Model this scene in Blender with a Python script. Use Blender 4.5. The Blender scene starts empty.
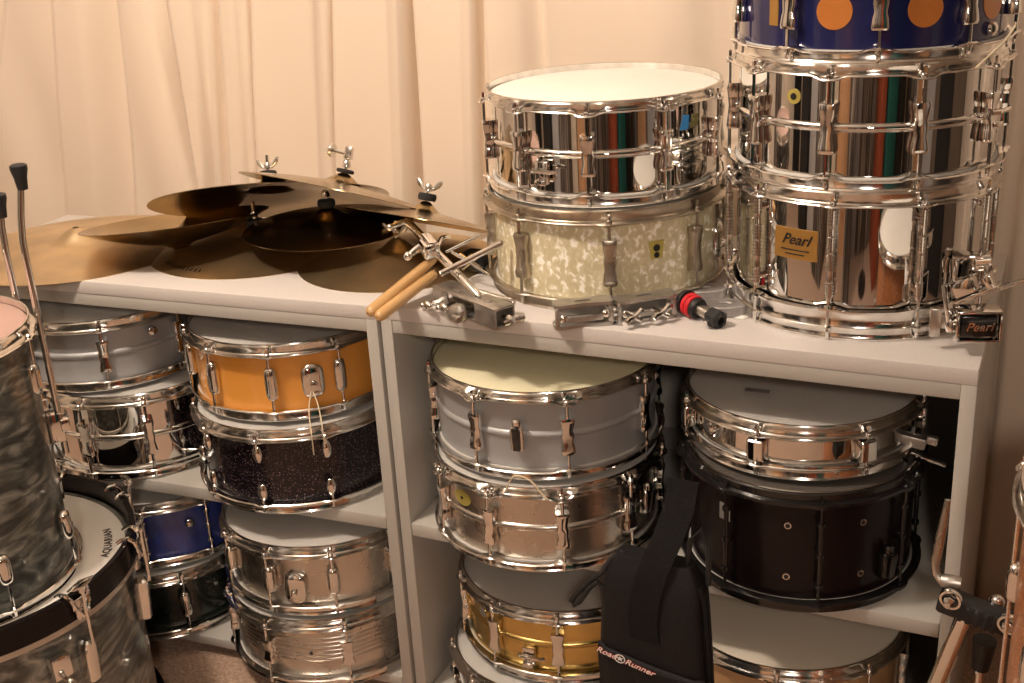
import bpy, bmesh, math, random
from mathutils import Vector, Matrix
from math import sin, cos, pi, radians, sqrt, atan2
random.seed(7)
sc = bpy.context.scene
col = sc.collection

# ------------------------------------------------------------------ camera
F = 1208.73; CX, CY = 512.0, 341.5
TH, RO, YAW = radians(21.16188), radians(-3.25935), radians(-25.752115)
H = 0.80                                    # worktop height
rz = Matrix.Rotation(-YAW, 3, 'Z')
fw = Vector((0, cos(TH), -sin(TH))); r_ = Vector((1, 0, 0)); u_ = r_.cross(fw)
rt = r_ * cos(RO) + u_ * sin(RO); up = -r_ * sin(RO) + u_ * cos(RO)
fw, rt, up = rz @ fw, rz @ rt, rz @ up
CAM = Vector((0.080, -1.534, H + .624))
def _ray(x, y):
    return (fw * F + rt * (x - CX) + up * (CY - y)).normalized()
def PZ(x, y, z):
    d = _ray(x, y); return CAM + d * ((z - CAM.z) / d.z)
def PY(x, y, Y):
    d = _ray(x, y); return CAM + d * ((Y - CAM.y) / d.y)
cd = bpy.data.cameras.new('camera'); cam = bpy.data.objects.new('camera', cd); col.objects.link(cam)
cd.sensor_width = 36; cd.lens = F * 36 / 1024; cd.clip_start = .02
mw = Matrix((rt, up, -fw)).transposed().to_4x4(); mw.translation = CAM
cam.matrix_world = mw; sc.camera = cam

# ------------------------------------------------------------------ mesh builder
class MB:
    def __init__(s): s.v = []; s.f = []
    def add(s, vs, fs, M=None):
        o = len(s.v)
        s.v += [tuple(M @ Vector(v)) if M is not None else tuple(v) for v in vs]
        s.f += [tuple(i + o for i in f) for f in fs]
        return s
    def box(s, c, d, M=None, bev=0.0, seg=2):
        bm = bmesh.new(); bmesh.ops.create_cube(bm, size=1)
        for v in bm.verts: v.co = Vector((v.co.x * d[0], v.co.y * d[1], v.co.z * d[2]))
        if bev > 0: bmesh.ops.bevel(bm, geom=bm.edges[:], offset=min(bev, min(d) * .49), segments=seg, profile=.5, affect='EDGES')
        for v in bm.verts: v.co += Vector(c)
        bm.verts.index_update()
        s.add([v.co.copy() for v in bm.verts], [[v.index for v in f.verts] for f in bm.faces], M); bm.free(); return s
    def lathe(s, prof, seg=96, M=None, closed=True, mod=None):
        n = len(prof); vs = []; fs = []
        for k in range(seg):
            a = 2 * pi * k / seg
            for i, (r, z) in enumerate(prof):
                if mod: r, z = mod(a, i, r, z)
                vs.append((r * cos(a), r * sin(a), z))
        m = n if closed else n - 1
        for k in range(seg):
            k2 = (k + 1) % seg
            for i in range(m):
                j = (i + 1) % n
                if prof[i][0] == 0 and prof[j][0] == 0: continue
                f = [k * n + i, k2 * n + i, k2 * n + j, k * n + j]
                fs.append(f)
        return s.add(vs, fs, M)
    def tube(s, pts, r, seg=10, M=None, cap=True):
        pts = [Vector(p) for p in pts]; n = len(pts)
        rr = r if isinstance(r, (list, tuple)) else [r] * n
        vs = []; fs = []
        t0 = (pts[1] - pts[0]).normalized(); nx = t0.orthogonal().normalized()
        for i, p in enumerate(pts):
            t = (pts[min(i + 1, n - 1)] - pts[max(i - 1, 0)]).normalized()
            nx = (nx - t * nx.dot(t)).normalized(); b = t.cross(nx)
            for k in range(seg):
                a = 2 * pi * k / seg; vs.append(p + (nx * cos(a) + b * sin(a)) * rr[i])
        for i in range(n - 1):
            for k in range(seg):
                k2 = (k + 1) % seg
                fs.append((i * seg + k, i * seg + k2, (i + 1) * seg + k2, (i + 1) * seg + k))
        if cap: fs.append(tuple(range(seg))[::-1]); fs.append(tuple((n - 1) * seg + k for k in range(seg)))
        return s.add(vs, fs, M)
    def loft(s, secs, M=None, p=4.0, seg=20):
        # superellipse sections: (z, half_w(y), half_d(x), x_centre[, y_centre])
        vs = []; fs = []
        for q in secs:
            z, hw, hd, xc = q[:4]; yc = q[4] if len(q) > 4 else 0
            for k in range(seg):
                a = 2 * pi * k / seg; ca, sa = cos(a), sin(a)
                vs.append((xc + hd * math.copysign(abs(ca) ** (2 / p), ca), yc + hw * math.copysign(abs(sa) ** (2 / p), sa), z))
        n = len(secs)
        for i in range(n - 1):
            for k in range(seg):
                k2 = (k + 1) % seg
                fs.append((i * seg + k, i * seg + k2, (i + 1) * seg + k2, (i + 1) * seg + k))
        fs.append(tuple(range(seg))[::-1]); fs.append(tuple((n - 1) * seg + k for k in range(seg)))
        return s.add(vs, fs, M)
    def prism(s, outline, z0, z1, M=None, hole=None):
        n = len(outline)
        vs = [(x, y, z0) for x, y in outline] + [(x, y, z1) for x, y in outline]
        fs = [(i, (i + 1) % n, n + (i + 1) % n, n + i) for i in range(n)]
        if hole is None:
            fs += [tuple(range(n))[::-1], tuple(range(n, 2 * n))]
        else:   # same-length hole outline
            vs += [(x, y, z0) for x, y in hole] + [(x, y, z1) for x, y in hole]
            for i in range(n):
                j = (i + 1) % n
                fs += [(2 * n + j, 2 * n + i, 3 * n + i, 3 * n + j), (i, 2 * n + i, 2 * n + j, j)[::-1], (n + i, 3 * n + i, 3 * n + j, n + j)[::-1]]
        return s.add(vs, fs, M)
    def sphere(s, c, r, M=None, sc3=(1, 1, 1), seg=14):
        vs = []; fs = []
        for i in range(seg // 2 + 1):
            ph = pi * i / (seg // 2)
            for k in range(seg):
                a = 2 * pi * k / seg
                vs.append((c[0] + r * sc3[0] * sin(ph) * cos(a), c[1] + r * sc3[1] * sin(ph) * sin(a), c[2] + r * sc3[2] * cos(ph)))
        for i in range(seg // 2):
            for k in range(seg):
                k2 = (k + 1) % seg
                fs.append((i * seg + k, (i + 1) * seg + k, (i + 1) * seg + k2, i * seg + k2))
        return s.add(vs, fs, M)
    def mesh(s, name, mat, ang=35):
        me = bpy.data.meshes.new(name); me.from_pydata(s.v, [], s.f); me.update()
        bm = bmesh.new(); bm.from_mesh(me)
        bmesh.ops.remove_doubles(bm, verts=bm.verts, dist=1e-6)
        bmesh.ops.dissolve_degenerate(bm, edges=bm.edges, dist=1e-7)
        bmesh.ops.recalc_face_normals(bm, faces=bm.faces)
        bm.to_mesh(me); bm.free()
        me.polygons.foreach_set('use_smooth', [True] * len(me.polygons))
        me.set_sharp_from_angle(angle=radians(ang))
        if mat is not None: me.materials.append(mat)
        return me
    def build(s, name, mat, parent=None, M=None, ang=35):
        return link(name, s.mesh(name, mat, ang), parent, M)
def link(name, me, parent=None, M=None):
    o = bpy.data.objects.new(name, me); col.objects.link(o)
    if parent is not None: o.parent = parent
    if M is not None: o.matrix_local = M
    return o
def tag(o, label=None, cat=None, group=None, kind=None):
    if label: o['label'] = label
    if cat: o['category'] = cat
    if group: o['group'] = group
    if kind: o['kind'] = kind
    return o
def thing(name, label, cat, M=None, group=None):
    o = bpy.data.objects.new(name, None); o.empty_display_size = .05; col.objects.link(o)
    if M is not None: o.matrix_world = M
    return tag(o, label, cat, group)
def T(x, y=None, z=None):
    return Matrix.Translation(Vector(x) if y is None else Vector((x, y, z)))
def RZ(a): return Matrix.Rotation(a, 4, 'Z')
def RX(a): return Matrix.Rotation(a, 4, 'X')
def RY(a): return Matrix.Rotation(a, 4, 'Y')
def frame(o, x, upv=(0, 0, 1)):
    """matrix with local X along x, local Z as near as possible to upv"""
    x = Vector(x).normalized(); y = Vector(upv).cross(x).normalized(); z = x.cross(y)
    m = Matrix((x, y, z)).transposed().to_4x4(); m.translation = Vector(o); return m

# ------------------------------------------------------------------ materials
def new_mat(name):
    m = bpy.data.materials.new(name); m.use_nodes = True; nt = m.node_tree
    return m, nt, nt.nodes['Principled BSDF']
def pm(name, c, metal=0, rough=.5, coat=0, bump=0, bscale=200, var=0, vscale=8, spec=.5, sheen=0):
    m, nt, b = new_mat(name)
    b.inputs['Base Color'].default_value = (*c, 1); b.inputs['Metallic'].default_value = metal
    b.inputs['Roughness'].default_value = rough; b.inputs['Coat Weight'].default_value = coat
    b.inputs['Coat Roughness'].default_value = .08
    b.inputs['Specular IOR Level'].default_value = spec
    if sheen: b.inputs['Sheen Weight'].default_value = sheen
    tc = nt.nodes.new('ShaderNodeTexCoord')
    if var:
        n = nt.nodes.new('ShaderNodeTexNoise'); n.inputs['Scale'].default_value = vscale; n.inputs['Detail'].default_value = 6
        nt.links.new(tc.outputs['Object'], n.inputs['Vector'])
        r = nt.nodes.new('ShaderNodeValToRGB'); r.color_ramp.elements[0].position = .3; r.color_ramp.elements[1].position = .7
        r.color_ramp.elements[0].color = (*[max(0, x * (1 - var)) for x in c], 1); r.color_ramp.elements[1].color = (*[min(1, x * (1 + var)) for x in c], 1)
        nt.links.new(n.outputs['Fac'], r.inputs['Fac']); nt.links.new(r.outputs['Color'], b.inputs['Base Color'])
        if metal:
            mr = nt.nodes.new('ShaderNodeMapRange'); mr.inputs['To Min'].default_value = rough * .6; mr.inputs['To Max'].default_value = rough * 1.7
            nt.links.new(n.outputs['Fac'], mr.inputs['Value']); nt.links.new(mr.outputs['Result'], b.inputs['Roughness'])
    if bump:
        n = nt.nodes.new('ShaderNodeTexNoise'); n.inputs['Scale'].default_value = bscale; n.inputs['Detail'].default_value = 4
        nt.links.new(tc.outputs['Object'], n.inputs['Vector'])
        bp = nt.nodes.new('ShaderNodeBump'); bp.inputs['Strength'].default_value = bump; bp.inputs['Distance'].default_value = .002
        nt.links.new(n.outputs['Fac'], bp.inputs['Height']); nt.links.new(bp.outputs['Normal'], b.inputs['Normal'])
    return m
def ramp_mat(name, stops, scale, distort=0, detail=4, stretch=(1, 1, 1), rot=(0, 0, 0), rough=.2, coat=.6, tex='noise', metal=0, bump=0):
    m, nt, b = new_mat(name)
    tc = nt.nodes.new('ShaderNodeTexCoord'); mp = nt.nodes.new('ShaderNodeMapping')
    mp.inputs['Scale'].default_value = stretch; mp.inputs['Rotation'].default_value = rot
    nt.links.new(tc.outputs['Object'], mp.inputs['Vector'])
    if tex == 'noise':
        n = nt.nodes.new('ShaderNodeTexNoise'); n.inputs['Scale'].default_value = scale; n.inputs['Detail'].default_value = detail; n.inputs['Distortion'].default_value = distort
        out = n.outputs['Fac']
    else:
        n = nt.nodes.new('ShaderNodeTexVoronoi'); n.inputs['Scale'].default_value = scale
        sp = nt.nodes.new('ShaderNodeSeparateColor'); nt.links.new(n.outputs['Color'], sp.inputs['Color']); out = sp.outputs[0]
    nt.links.new(mp.outputs['Vector'], n.inputs['Vector'])
    r = nt.nodes.new('ShaderNodeValToRGB'); cr = r.color_ramp
    while len(cr.elements) < len(stops): cr.elements.new(.5)
    for e, (p, c) in zip(cr.elements, stops): e.position = p; e.color = (*c, 1)
    nt.links.new(out, r.inputs['Fac']); nt.links.new(r.outputs['Color'], b.inputs['Base Color'])
    b.inputs['Roughness'].default_value = rough; b.inputs['Coat Weight'].default_value = coat; b.inputs['Coat Roughness'].default_value = .06
    b.inputs['Metallic'].default_value = metal
    return m
CH = pm('chrome', (.80, .79, .77), 1, .07)
CHT = pm('chrome_hoop', (.78, .76, .73), 1, .11, var=.12, vscale=60)
SHELLC = pm('chrome_shell', (.76, .75, .73), 1, .035)
STEEL = pm('brushed_steel', (.60, .56, .51), 1, .24, var=.08, vscale=20)
NICKEL = pm('aged_nickel', (.50, .45, .38), 1, .27, var=.2, vscale=40)
ALU = pm('satin_aluminium', (.37, .37, .375), .35, .42, coat=.15, var=.04)
BRASS = pm('polished_brass', (.66, .47, .17), 1, .2, var=.12, vscale=25)
DULL = pm('dull_cast_metal', (.50, .48, .45), .95, .33, var=.15, vscale=60, bump=.2)
GREYC = pm('grey_casting', (.40, .38, .37), .75, .45, var=.12, vscale=50)
BLACKM = pm('black_metal', (.012, .011, .011), .2, .22, coat=.5)
BLKL = pm('black_lacquer', (.008, .005, .005), 0, .25, coat=.03, spec=.22)
RUB = pm('black_rubber', (.012, .012, .013), 0, .55)
FELT = pm('black_felt', (.02, .02, .02), 0, .9, bump=.5)
REDR = pm('red_rubber', (.62, .015, .025), 0, .4)
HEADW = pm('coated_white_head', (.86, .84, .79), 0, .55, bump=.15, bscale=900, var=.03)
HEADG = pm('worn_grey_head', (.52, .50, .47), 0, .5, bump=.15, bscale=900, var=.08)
HEADY = pm('yellowed_head', (.78, .74, .52), 0, .5, var=.05, vscale=5)
HEADC = pm('cream_head', (.72, .66, .55), 0, .5, var=.05, vscale=5)
HEADSH = pm('shade_dark_head', (.09, .08, .07), 0, .4)  # head colour darkened to stand in for the shaded gap between stacked drums
HEADP = pm('pink_tinted_head', (.42, .27, .23), 0, .4, coat=.2, var=.1, vscale=6)
LAMIN = pm('grey_laminate_top', (.60, .565, .54), 0, .38, var=.035, vscale=260, bump=.03, bscale=400)
PAINT = pm('grey_painted_board', (.44, .42, .385), 0, .42, var=.03, vscale=6)
WOODY = pm('amber_lacquered_wood', (.72, .31, .055), 0, .25, coat=.7, var=.06, vscale=5)
WOODB = pm('tan_wood', (.42, .25, .12), 0, .35, coat=.5, var=.15, vscale=10)
STICK = ramp_mat('hickory', [(.3, (.42, .23, .08)), (.7, (.66, .42, .19))], 30, stretch=(.15, 1, 1), rough=.35, coat=.3)
WMP = ramp_mat('white_marine_pearl', [(.40, (.60, .53, .34)), (.54, (.68, .61, .42)), (.60, (.82, .77, .60)), (.65, (1.0, .97, .88))], 100, distort=.6, detail=2, stretch=(1, 1, .8), rough=.22)
OYST = ramp_mat('black_oyster_pearl', [(.30, (.02, .022, .02)), (.46, (.07, .075, .068)), (.56, (.17, .175, .155)), (.70, (.36, .355, .31))], 13, distort=1.7, detail=5, stretch=(1, 1, 2.6), rot=(.5, .45, 0), rough=.3, coat=.5)
BLUEP = ramp_mat('blue_satin_pearl', [(.3, (.012, .016, .09)), (.55, (.03, .05, .24)), (.75, (.12, .16, .42))], 14, distort=1.0, stretch=(1, 1, .25), rough=.2)
BLUEL = pm('blue_lacquer', (.010, .012, .065), 0, .16, coat=.8, var=.1)
SPARK = ramp_mat('black_sparkle', [(0, (.006, .004, .007)), (.93, (.008, .005, .009)), (.96, (.07, .04, .05)), (1, (.40, .28, .28))], 900, tex='vor', rough=.2, coat=.05)
GREENS = ramp_mat('dark_green_sparkle', [(0, (.003, .007, .005)), (.93, (.004, .008, .006)), (1, (.03, .06, .05))], 800, tex='vor', rough=.2)
ORSP = ramp_mat('copper_sparkle', [(0, (.25, .075, .025)), (.6, (.38, .13, .045)), (1, (.75, .36, .17))], 700, tex='vor', rough=.3)
GOLDB = pm('gold_badge_metal', (.42, .23, .06), .5, .35)
KEYST = pm('olive_gold_badge', (.50, .42, .10), .3, .35)
INK = pm('black_ink', (.01, .01, .01), 0, .5)
PORT = pm('orange_wood_inlay', (.50, .17, .035), 0, .3, coat=.4, var=.12, vscale=14)
BLUES = pm('blue_sticker', (.03, .25, .62), 0, .35)
OLIVE = pm('olive_sticker', (.16, .15, .05), 0, .35)
TWINE = pm('pale_cord', (.62, .52, .36), 0, .8)
BAGF = pm('black_nylon', (.008, .0072, .0085), 0, .6, bump=.5, bscale=700, spec=.3)
BAGW = pm('black_webbing', (.008, .0075, .008), 0, .8, bump=.6, bscale=500, spec=.2)
WHITEP = pm('white_print', (.85, .80, .76), 0, .6)
REDP = pm('red_print', (.60, .05, .03), 0, .6)
PAPER = pm('white_tag', (.85, .84, .80), 0, .6)

def cymbal_mat(name, c, rough=.2):
    m, nt, b = new_mat(name)
    b.inputs['Base Color'].default_value = (*c, 1); b.inputs['Metallic'].default_value = 1; b.inputs['Roughness'].default_value = rough
    tc = nt.nodes.new('ShaderNodeTexCoord'); w = nt.nodes.new('ShaderNodeTexWave')
    w.wave_type = 'RINGS'; w.rings_direction = 'Z'; w.inputs['Scale'].default_value = 120; w.inputs['Distortion'].default_value = 1.0; w.inputs['Detail'].default_value = 3
    nt.links.new(tc.outputs['Object'], w.inputs['Vector'])
    bp = nt.nodes.new('ShaderNodeBump'); bp.inputs['Strength'].default_value = .12; bp.inputs['Distance'].default_value = .0006
    nt.links.new(w.outputs['Fac'], bp.inputs['Height']); nt.links.new(bp.outputs['Normal'], b.inputs['Normal'])
    n = nt.nodes.new('ShaderNodeTexNoise'); n.inputs['Scale'].default_value = 9; n.inputs['Detail'].default_value = 5
    nt.links.new(tc.outputs['Object'], n.inputs['Vector'])
    r = nt.nodes.new('ShaderNodeValToRGB'); r.color_ramp.elements[0].position = .3; r.color_ramp.elements[1].position = .75
    r.color_ramp.elements[0].color = (*[x * .72 for x in c], 1); r.color_ramp.elements[1].color = (*[min(1, x * 1.12) for x in c], 1)
    nt.links.new(n.outputs['Fac'], r.inputs['Fac']); nt.links.new(r.outputs['Color'], b.inputs['Base Color'])
    return m
BRONZE = cymbal_mat('bronze_bright', (.80, .63, .40), .38)
BRONZD = cymbal_mat('bronze_shaded', (.50, .37, .20), .19)  # darker copy of the bronze, shade of the cymbal undersides put into its colour
BRONZM = cymbal_mat('bronze_satin', (.72, .55, .32), .40)

# ------------------------------------------------------------------ room
def struct(name, mb, mat, **k):
    return tag(mb.build(name, mat, **k), kind='structure')
ZC = 2.55; FL = .05; X0, X1, Y0, Y1 = -3.3, 2.3, -2.75, .86
WALLM = pm('warm_white_wall', (.66, .58, .49), 0, .8, var=.03)
DARKW = pm('dark_wall', (.16, .12, .09), 0, .7, var=.2, vscale=3)
CARPET = ramp_mat('pinkish_brown_carpet', [(.3, (.29, .185, .13)), (.5, (.41, .28, .205)), (.7, (.54, .39, .29))], 160, detail=8, rough=.95, coat=0)
nt = CARPET.node_tree; b = nt.nodes['Principled BSDF']; n = nt.nodes.new('ShaderNodeTexNoise'); n.inputs['Scale'].default_value = 350
bp = nt.nodes.new('ShaderNodeBump'); bp.inputs['Strength'].default_value = .8; bp.inputs['Distance'].default_value = .004
nt.links.new(n.outputs['Fac'], bp.inputs['Height']); nt.links.new(bp.outputs['Normal'], b.inputs['Normal'])
CEIL = pm('ceiling_paint', (.70, .66, .60), 0, .9)
struct('floor', MB().box(((X0 + X1) / 2, (Y0 + Y1) / 2, FL - .05), (X1 - X0, Y1 - Y0, .1)), CARPET)
struct('ceiling', MB().box(((X0 + X1) / 2, (Y0 + Y1) / 2, ZC + .05), (X1 - X0, Y1 - Y0, .1)), CEIL)
struct('wall_back', MB().box(((X0 + X1) / 2, Y1 + .05, ZC / 2), (X1 - X0 + .2, .1, ZC)), WALLM)
struct('wall_front', MB().box(((X0 + X1) / 2, Y0 - .05, ZC / 2), (X1 - X0 + .2, .1, ZC)), DARKW)
struct('wall_left', MB().box((X0 - .05, (Y0 + Y1) / 2, ZC / 2), (.1, Y1 - Y0, ZC)), WALLM)
struct('wall_right', MB().box((X1 + .05, (Y0 + Y1) / 2, ZC / 2), (.1, Y1 - Y0, ZC)), DARKW)
# invented door and panels out of view, added for the chrome to mirror
OAK = pm('light_oak', (.60, .34, .18), 0, .4, coat=.3, var=.15, vscale=4)
TEAL = pm('teal_cloth', (.01, .12, .11), 0, .8)
GREYP = pm('pale_grey_panel', (.42, .42, .43), 0, .6)
STRK = ramp_mat('streaky_dark_panel', [(.35, (.02, .018, .016)), (.5, (.10, .08, .07)), (.62, (.40, .36, .32))], 24, distort=.5, stretch=(1, 1, .06), rough=.6, coat=0)
DK = pm('black_fabric_panel', (.02, .018, .018), 0, .8)
RUST = pm('rust_panel', (.32, .07, .03), 0, .6)
CRM = pm('cream_panel', (.72, .62, .50), 0, .7)
def panel(name, x, w, m, z0=FL, z1=2.1, y=Y0, d=.05):
    struct(name, MB().box((x, y + d / 2, (z0 + z1) / 2), (w, d, z1 - z0), bev=.004), m)
d1 = MB().box((-.62, Y0 + .03, 1.05), (.50, .06, 2.0), bev=.004)
for zz in (.55, 1.5):
    d1.box((-.62, Y0 + .065, zz), (.34, .02, .7), bev=.008)
door = struct('added_door_1', d1, OAK)
MB().lathe([(0, 0), (.012, 0), (.012, .03), (.026, .04), (.028, .055), (.018, .068), (0, .07)], 20, T(-.41, Y0 + .06, 1.0) @ RX(pi / 2) @ RX(pi), closed=False).build('door_handle', BRASS, door)
k = 1
for (x, w, m, z1, d) in [(-2.95, .6, CRM, 2.3, .2), (-2.35, .5, DK, 1.5, .7), (-1.85, .35, GREYP, 2.2, .6), (-1.42, .42, STRK, 1.9, .65), (-1.05, .28, CRM, 2.2, .10), (-.22, .26, STRK, 1.6, .70),
                         (.02, .18, GREYP, 2.3, .06), (.42, .5, STRK, 2.0, .05), (.86, .18, RUST, 2.1, .62), (1.22, .40, TEAL, 2.2, .68), (1.7, .4, DK, 2.0, .6), (2.1, .3, CRM, 2.3, .3)]:
    panel(f'added_panel_{k}', x, w, m, z1=z1, d=d); k += 1
for (y, w, m, z1) in [(-2.3, .6, STRK, 2.1), (-1.6, .5, OAK, 2.1), (-1.0, .4, GREYP, 2.2), (-.3, .6, DK, 2.0)]:
    struct(f'added_panel_{k}', MB().box((X1 - .03, y, (z1 + FL) / 2), (.06, w, z1 - FL), bev=.004), m); k += 1
for (y, w, m, z1) in [(-2.3, .6, DK, 2.1), (-1.5, .6, CRM, 2.3), (-.8, .4, STRK, 2.0)]:
    struct(f'added_panel_{k}', MB().box((X0 + .03, y, (z1 + FL) / 2), (.06, w, z1 - FL), bev=.004), m); k += 1

# ------------------------------------------------------------------ curtain
def sstep(t): t = max(0., min(1., t)); return t * t * (3 - 2 * t)
# valleys: (x_left, x_right) at z=1.205 and at z=.85, depth, softness of left flank
VAL = [(-2.26, -2.20, -2.36, -2.33, .010, .10), (-2.10, -2.06, -2.16, -2.12, .008, .10),
       (-1.91, -1.868, -1.955, -1.905, .06, .08), (-1.778, -1.722, -1.735, -1.714, .14, .006), (-1.632, -1.588, -1.669, -1.620, .055, .02),
       (-1.521, -1.501, -1.562, -1.546, .03, .02), (-1.346, -1.317, -1.376, -1.350, .055, .015), (-1.165, -1.124, -1.180, -1.131, .09, .010),
       (-.995, -.962, -1.01, -.965, .045, .012), (-.86, -.845, -.862, -.845, .010, .03), (-.52, -.47, -.50, -.46, .012, .05),
       (-.02, .015, -.03, .01, .03, .02), (.20, .24, .19, .24, .04, .03), (.5, .56, .5, .55, .04, .05), (-2.6, -2.54, -2.6, -2.55, .03, .05), (-2.9, -2.84, -2.9, -2.85, .04, .05)]
def curt(x, z):
    t = (z - .85) / .355
    d = .010 * sin(x * 9.0 + 1.3 * sin(z * 2.1)) + .006 * sin(x * 23 + 2 * sin(z * 3 + x)) + .004 * sin(x * 41 + z * 4)
    for a1, b1, a0, b0, dep, soft in VAL:
        a = a0 + (a1 - a0) * t; bb = b0 + (b1 - b0) * t
        if bb < a + .008: bb = a + .008
        l = sstep((x - a + soft) / (soft + .006)); r = 1 - sstep((x - bb) / .010)
        d += dep * l * r
    return .60 + d - (.03 * sstep((x + .1) / .2) if x > -.1 else 0)
def curt_t(z): return max(-.5, min(1.6, (z - .85) / .355))
VS = sorted(VAL, key=lambda v: v[0])
def anchors(t):
    out = [-3.2]
    for a1, b1, a0, b0, dep, soft in VS:
        a = a0 + (a1 - a0) * t; b2 = b0 + (b1 - b0) * t
        a = max(a, out[-1] + .012); b2 = max(b2, a + .008)
        out += [a - .004, b2 + .006] if False else [a, b2]
    return out + [2.2]
def curt_s(s_):   # param -> segment index, fraction
    k = min(int(s_), NSEG - 1); return k, s_ - k
NSEG = 2 * len(VS) + 1
cols = []
ref = anchors(.5)
for k_ in range(NSEG):
    L_ = ref[k_ + 1] - ref[k_]
    n_ = 8 if k_ % 2 == 1 else max(6, int(L_ / .008))
    for q in range(n_): cols.append((k_, q / n_))
cols.append((NSEG - 1, 1.0))
zs = [.055 + .74 * j / 8 for j in range(9)] + [.82 + 1.66 * j / 40 for j in range(41)]; nz = len(zs) - 1; nx = len(cols) - 1
vs = []; fs = []
for z in zs:
    A_ = anchors(curt_t(z))
    for (k_, f_) in cols:
        x = A_[k_] + (A_[k_ + 1] - A_[k_]) * f_
        d = .010 * sin(x * 9.0 + 1.3 * sin(z * 2.1)) + .005 * sin(x * 23 + 2 * sin(z * 3 + x)) + .003 * sin(x * 41 + z * 4)
        for vi, (a1, b1, a0, b0, dep, soft) in enumerate(VS):
            a = A_[1 + 2 * vi]; b2 = A_[2 + 2 * vi]
            if k_ == 2 * vi + 1: d += dep * (1 - max(0, (f_ - .72) / .28) ** 1.0) * (sstep(min(1, .35 + f_ * 2)) if soft < .03 else 1) * (1 if f_ > 0 or soft > .012 else .3)
            elif x <= a: d += dep * sstep(1 - (a - x) / (soft + .004)) * (1 if soft > .012 else .3)
        vs.append((x, .60 + d - (.03 * sstep((x + .1) / .2) if x > -.1 else 0), z))
for j in range(nz):
    for i in range(nx):
        a = j * (nx + 1) + i; fs.append((a, a + 1, a + nx + 2, a + nx + 1))
m, nt, b = new_mat('cream_curtain_cloth')
b.inputs['Base Color'].default_value = (.77, .65, .53, 1); b.inputs['Roughness'].default_value = .9; b.inputs['Sheen Weight'].default_value = .1
tc = nt.nodes.new('ShaderNodeTexCoord'); n = nt.nodes.new('ShaderNodeTexNoise'); n.inputs['Scale'].default_value = 300
mp = nt.nodes.new('ShaderNodeMapping'); mp.inputs['Scale'].default_value = (1, 1, .3)
nt.links.new(tc.outputs['Object'], mp.inputs['Vector']); nt.links.new(mp.outputs['Vector'], n.inputs['Vector'])
bp = nt.nodes.new('ShaderNodeBump'); bp.inputs['Strength'].default_value = .15; bp.inputs['Distance'].default_value = .001
nt.links.new(n.outputs['Fac'], bp.inputs['Height']); nt.links.new(bp.outputs['Normal'], b.inputs['Normal'])
cur = MB().add(vs, fs).build('curtain', m, ang=180)
sol = cur.modifiers.new('thickness', 'SOLIDIFY'); sol.thickness = .002; sol.offset = 1
tag(cur, 'full-width cream cloth curtain hanging in folds behind the shelf units', 'curtain')

# ------------------------------------------------------------------ shelf units
def shelf_unit(label, M, W, D, zt, mid, bottom, zb=0.0):
    """local x from 0 (left) to W (right), y from 0 (front) to D"""
    t = thing('shelf_unit', label, 'shelf unit', M)
    th = .020
    MB().box((th / 2, D / 2, (zt - .023 + FL) / 2), (th, D, zt - .023 - FL), bev=.0012).build('side_panel', PAINT, t)
    MB().box((W - th / 2, D / 2, (zt - .023 + FL) / 2), (th, D, zt - .023 - FL), bev=.0012).build('side_panel', PAINT, t)
    MB().box((W / 2, D / 2, zt - .0115), (W, D, .023), bev=.0015).build('worktop', LAMIN, t)
    MB().box((W / 2, .010, zt - .0340), (W - 2 * th - .0005, .018, .0215), bev=.001).build('rail', PAINT, t)
    MB().box((W / 2, D - .006, (zt - .025 + FL) / 2), (W - 2 * th - .0005, .010, zt - .025 - FL), bev=.001).build('back_panel', PAINT, t)
    MB().box((W / 2, (D - .014) / 2, mid - .0125), (W - 2 * th - .0005, D - .014, .025), bev=.003).build('shelf', PAINT, t)
    MB().box((W / 2, (D - .014) / 2, bottom - .010), (W - 2 * th - .0005, D - .014, .020), bev=.003).build('shelf', PAINT, t)
    return t
shelf_unit('grey shelf unit on the right, holding the yellowed-head drum and the small chrome snare', T(-.889, 0, 0), .889, .51, H, .412, .0705)
LU = T(-.8925, -.006, 0) @ RZ(radians(3.02)) @ T(-.93, 0, 0)
shelf_unit('grey shelf unit on the left, holding the amber wooden snare and cymbals on top', LU, .93, .376, H, .420, .093)

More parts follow.
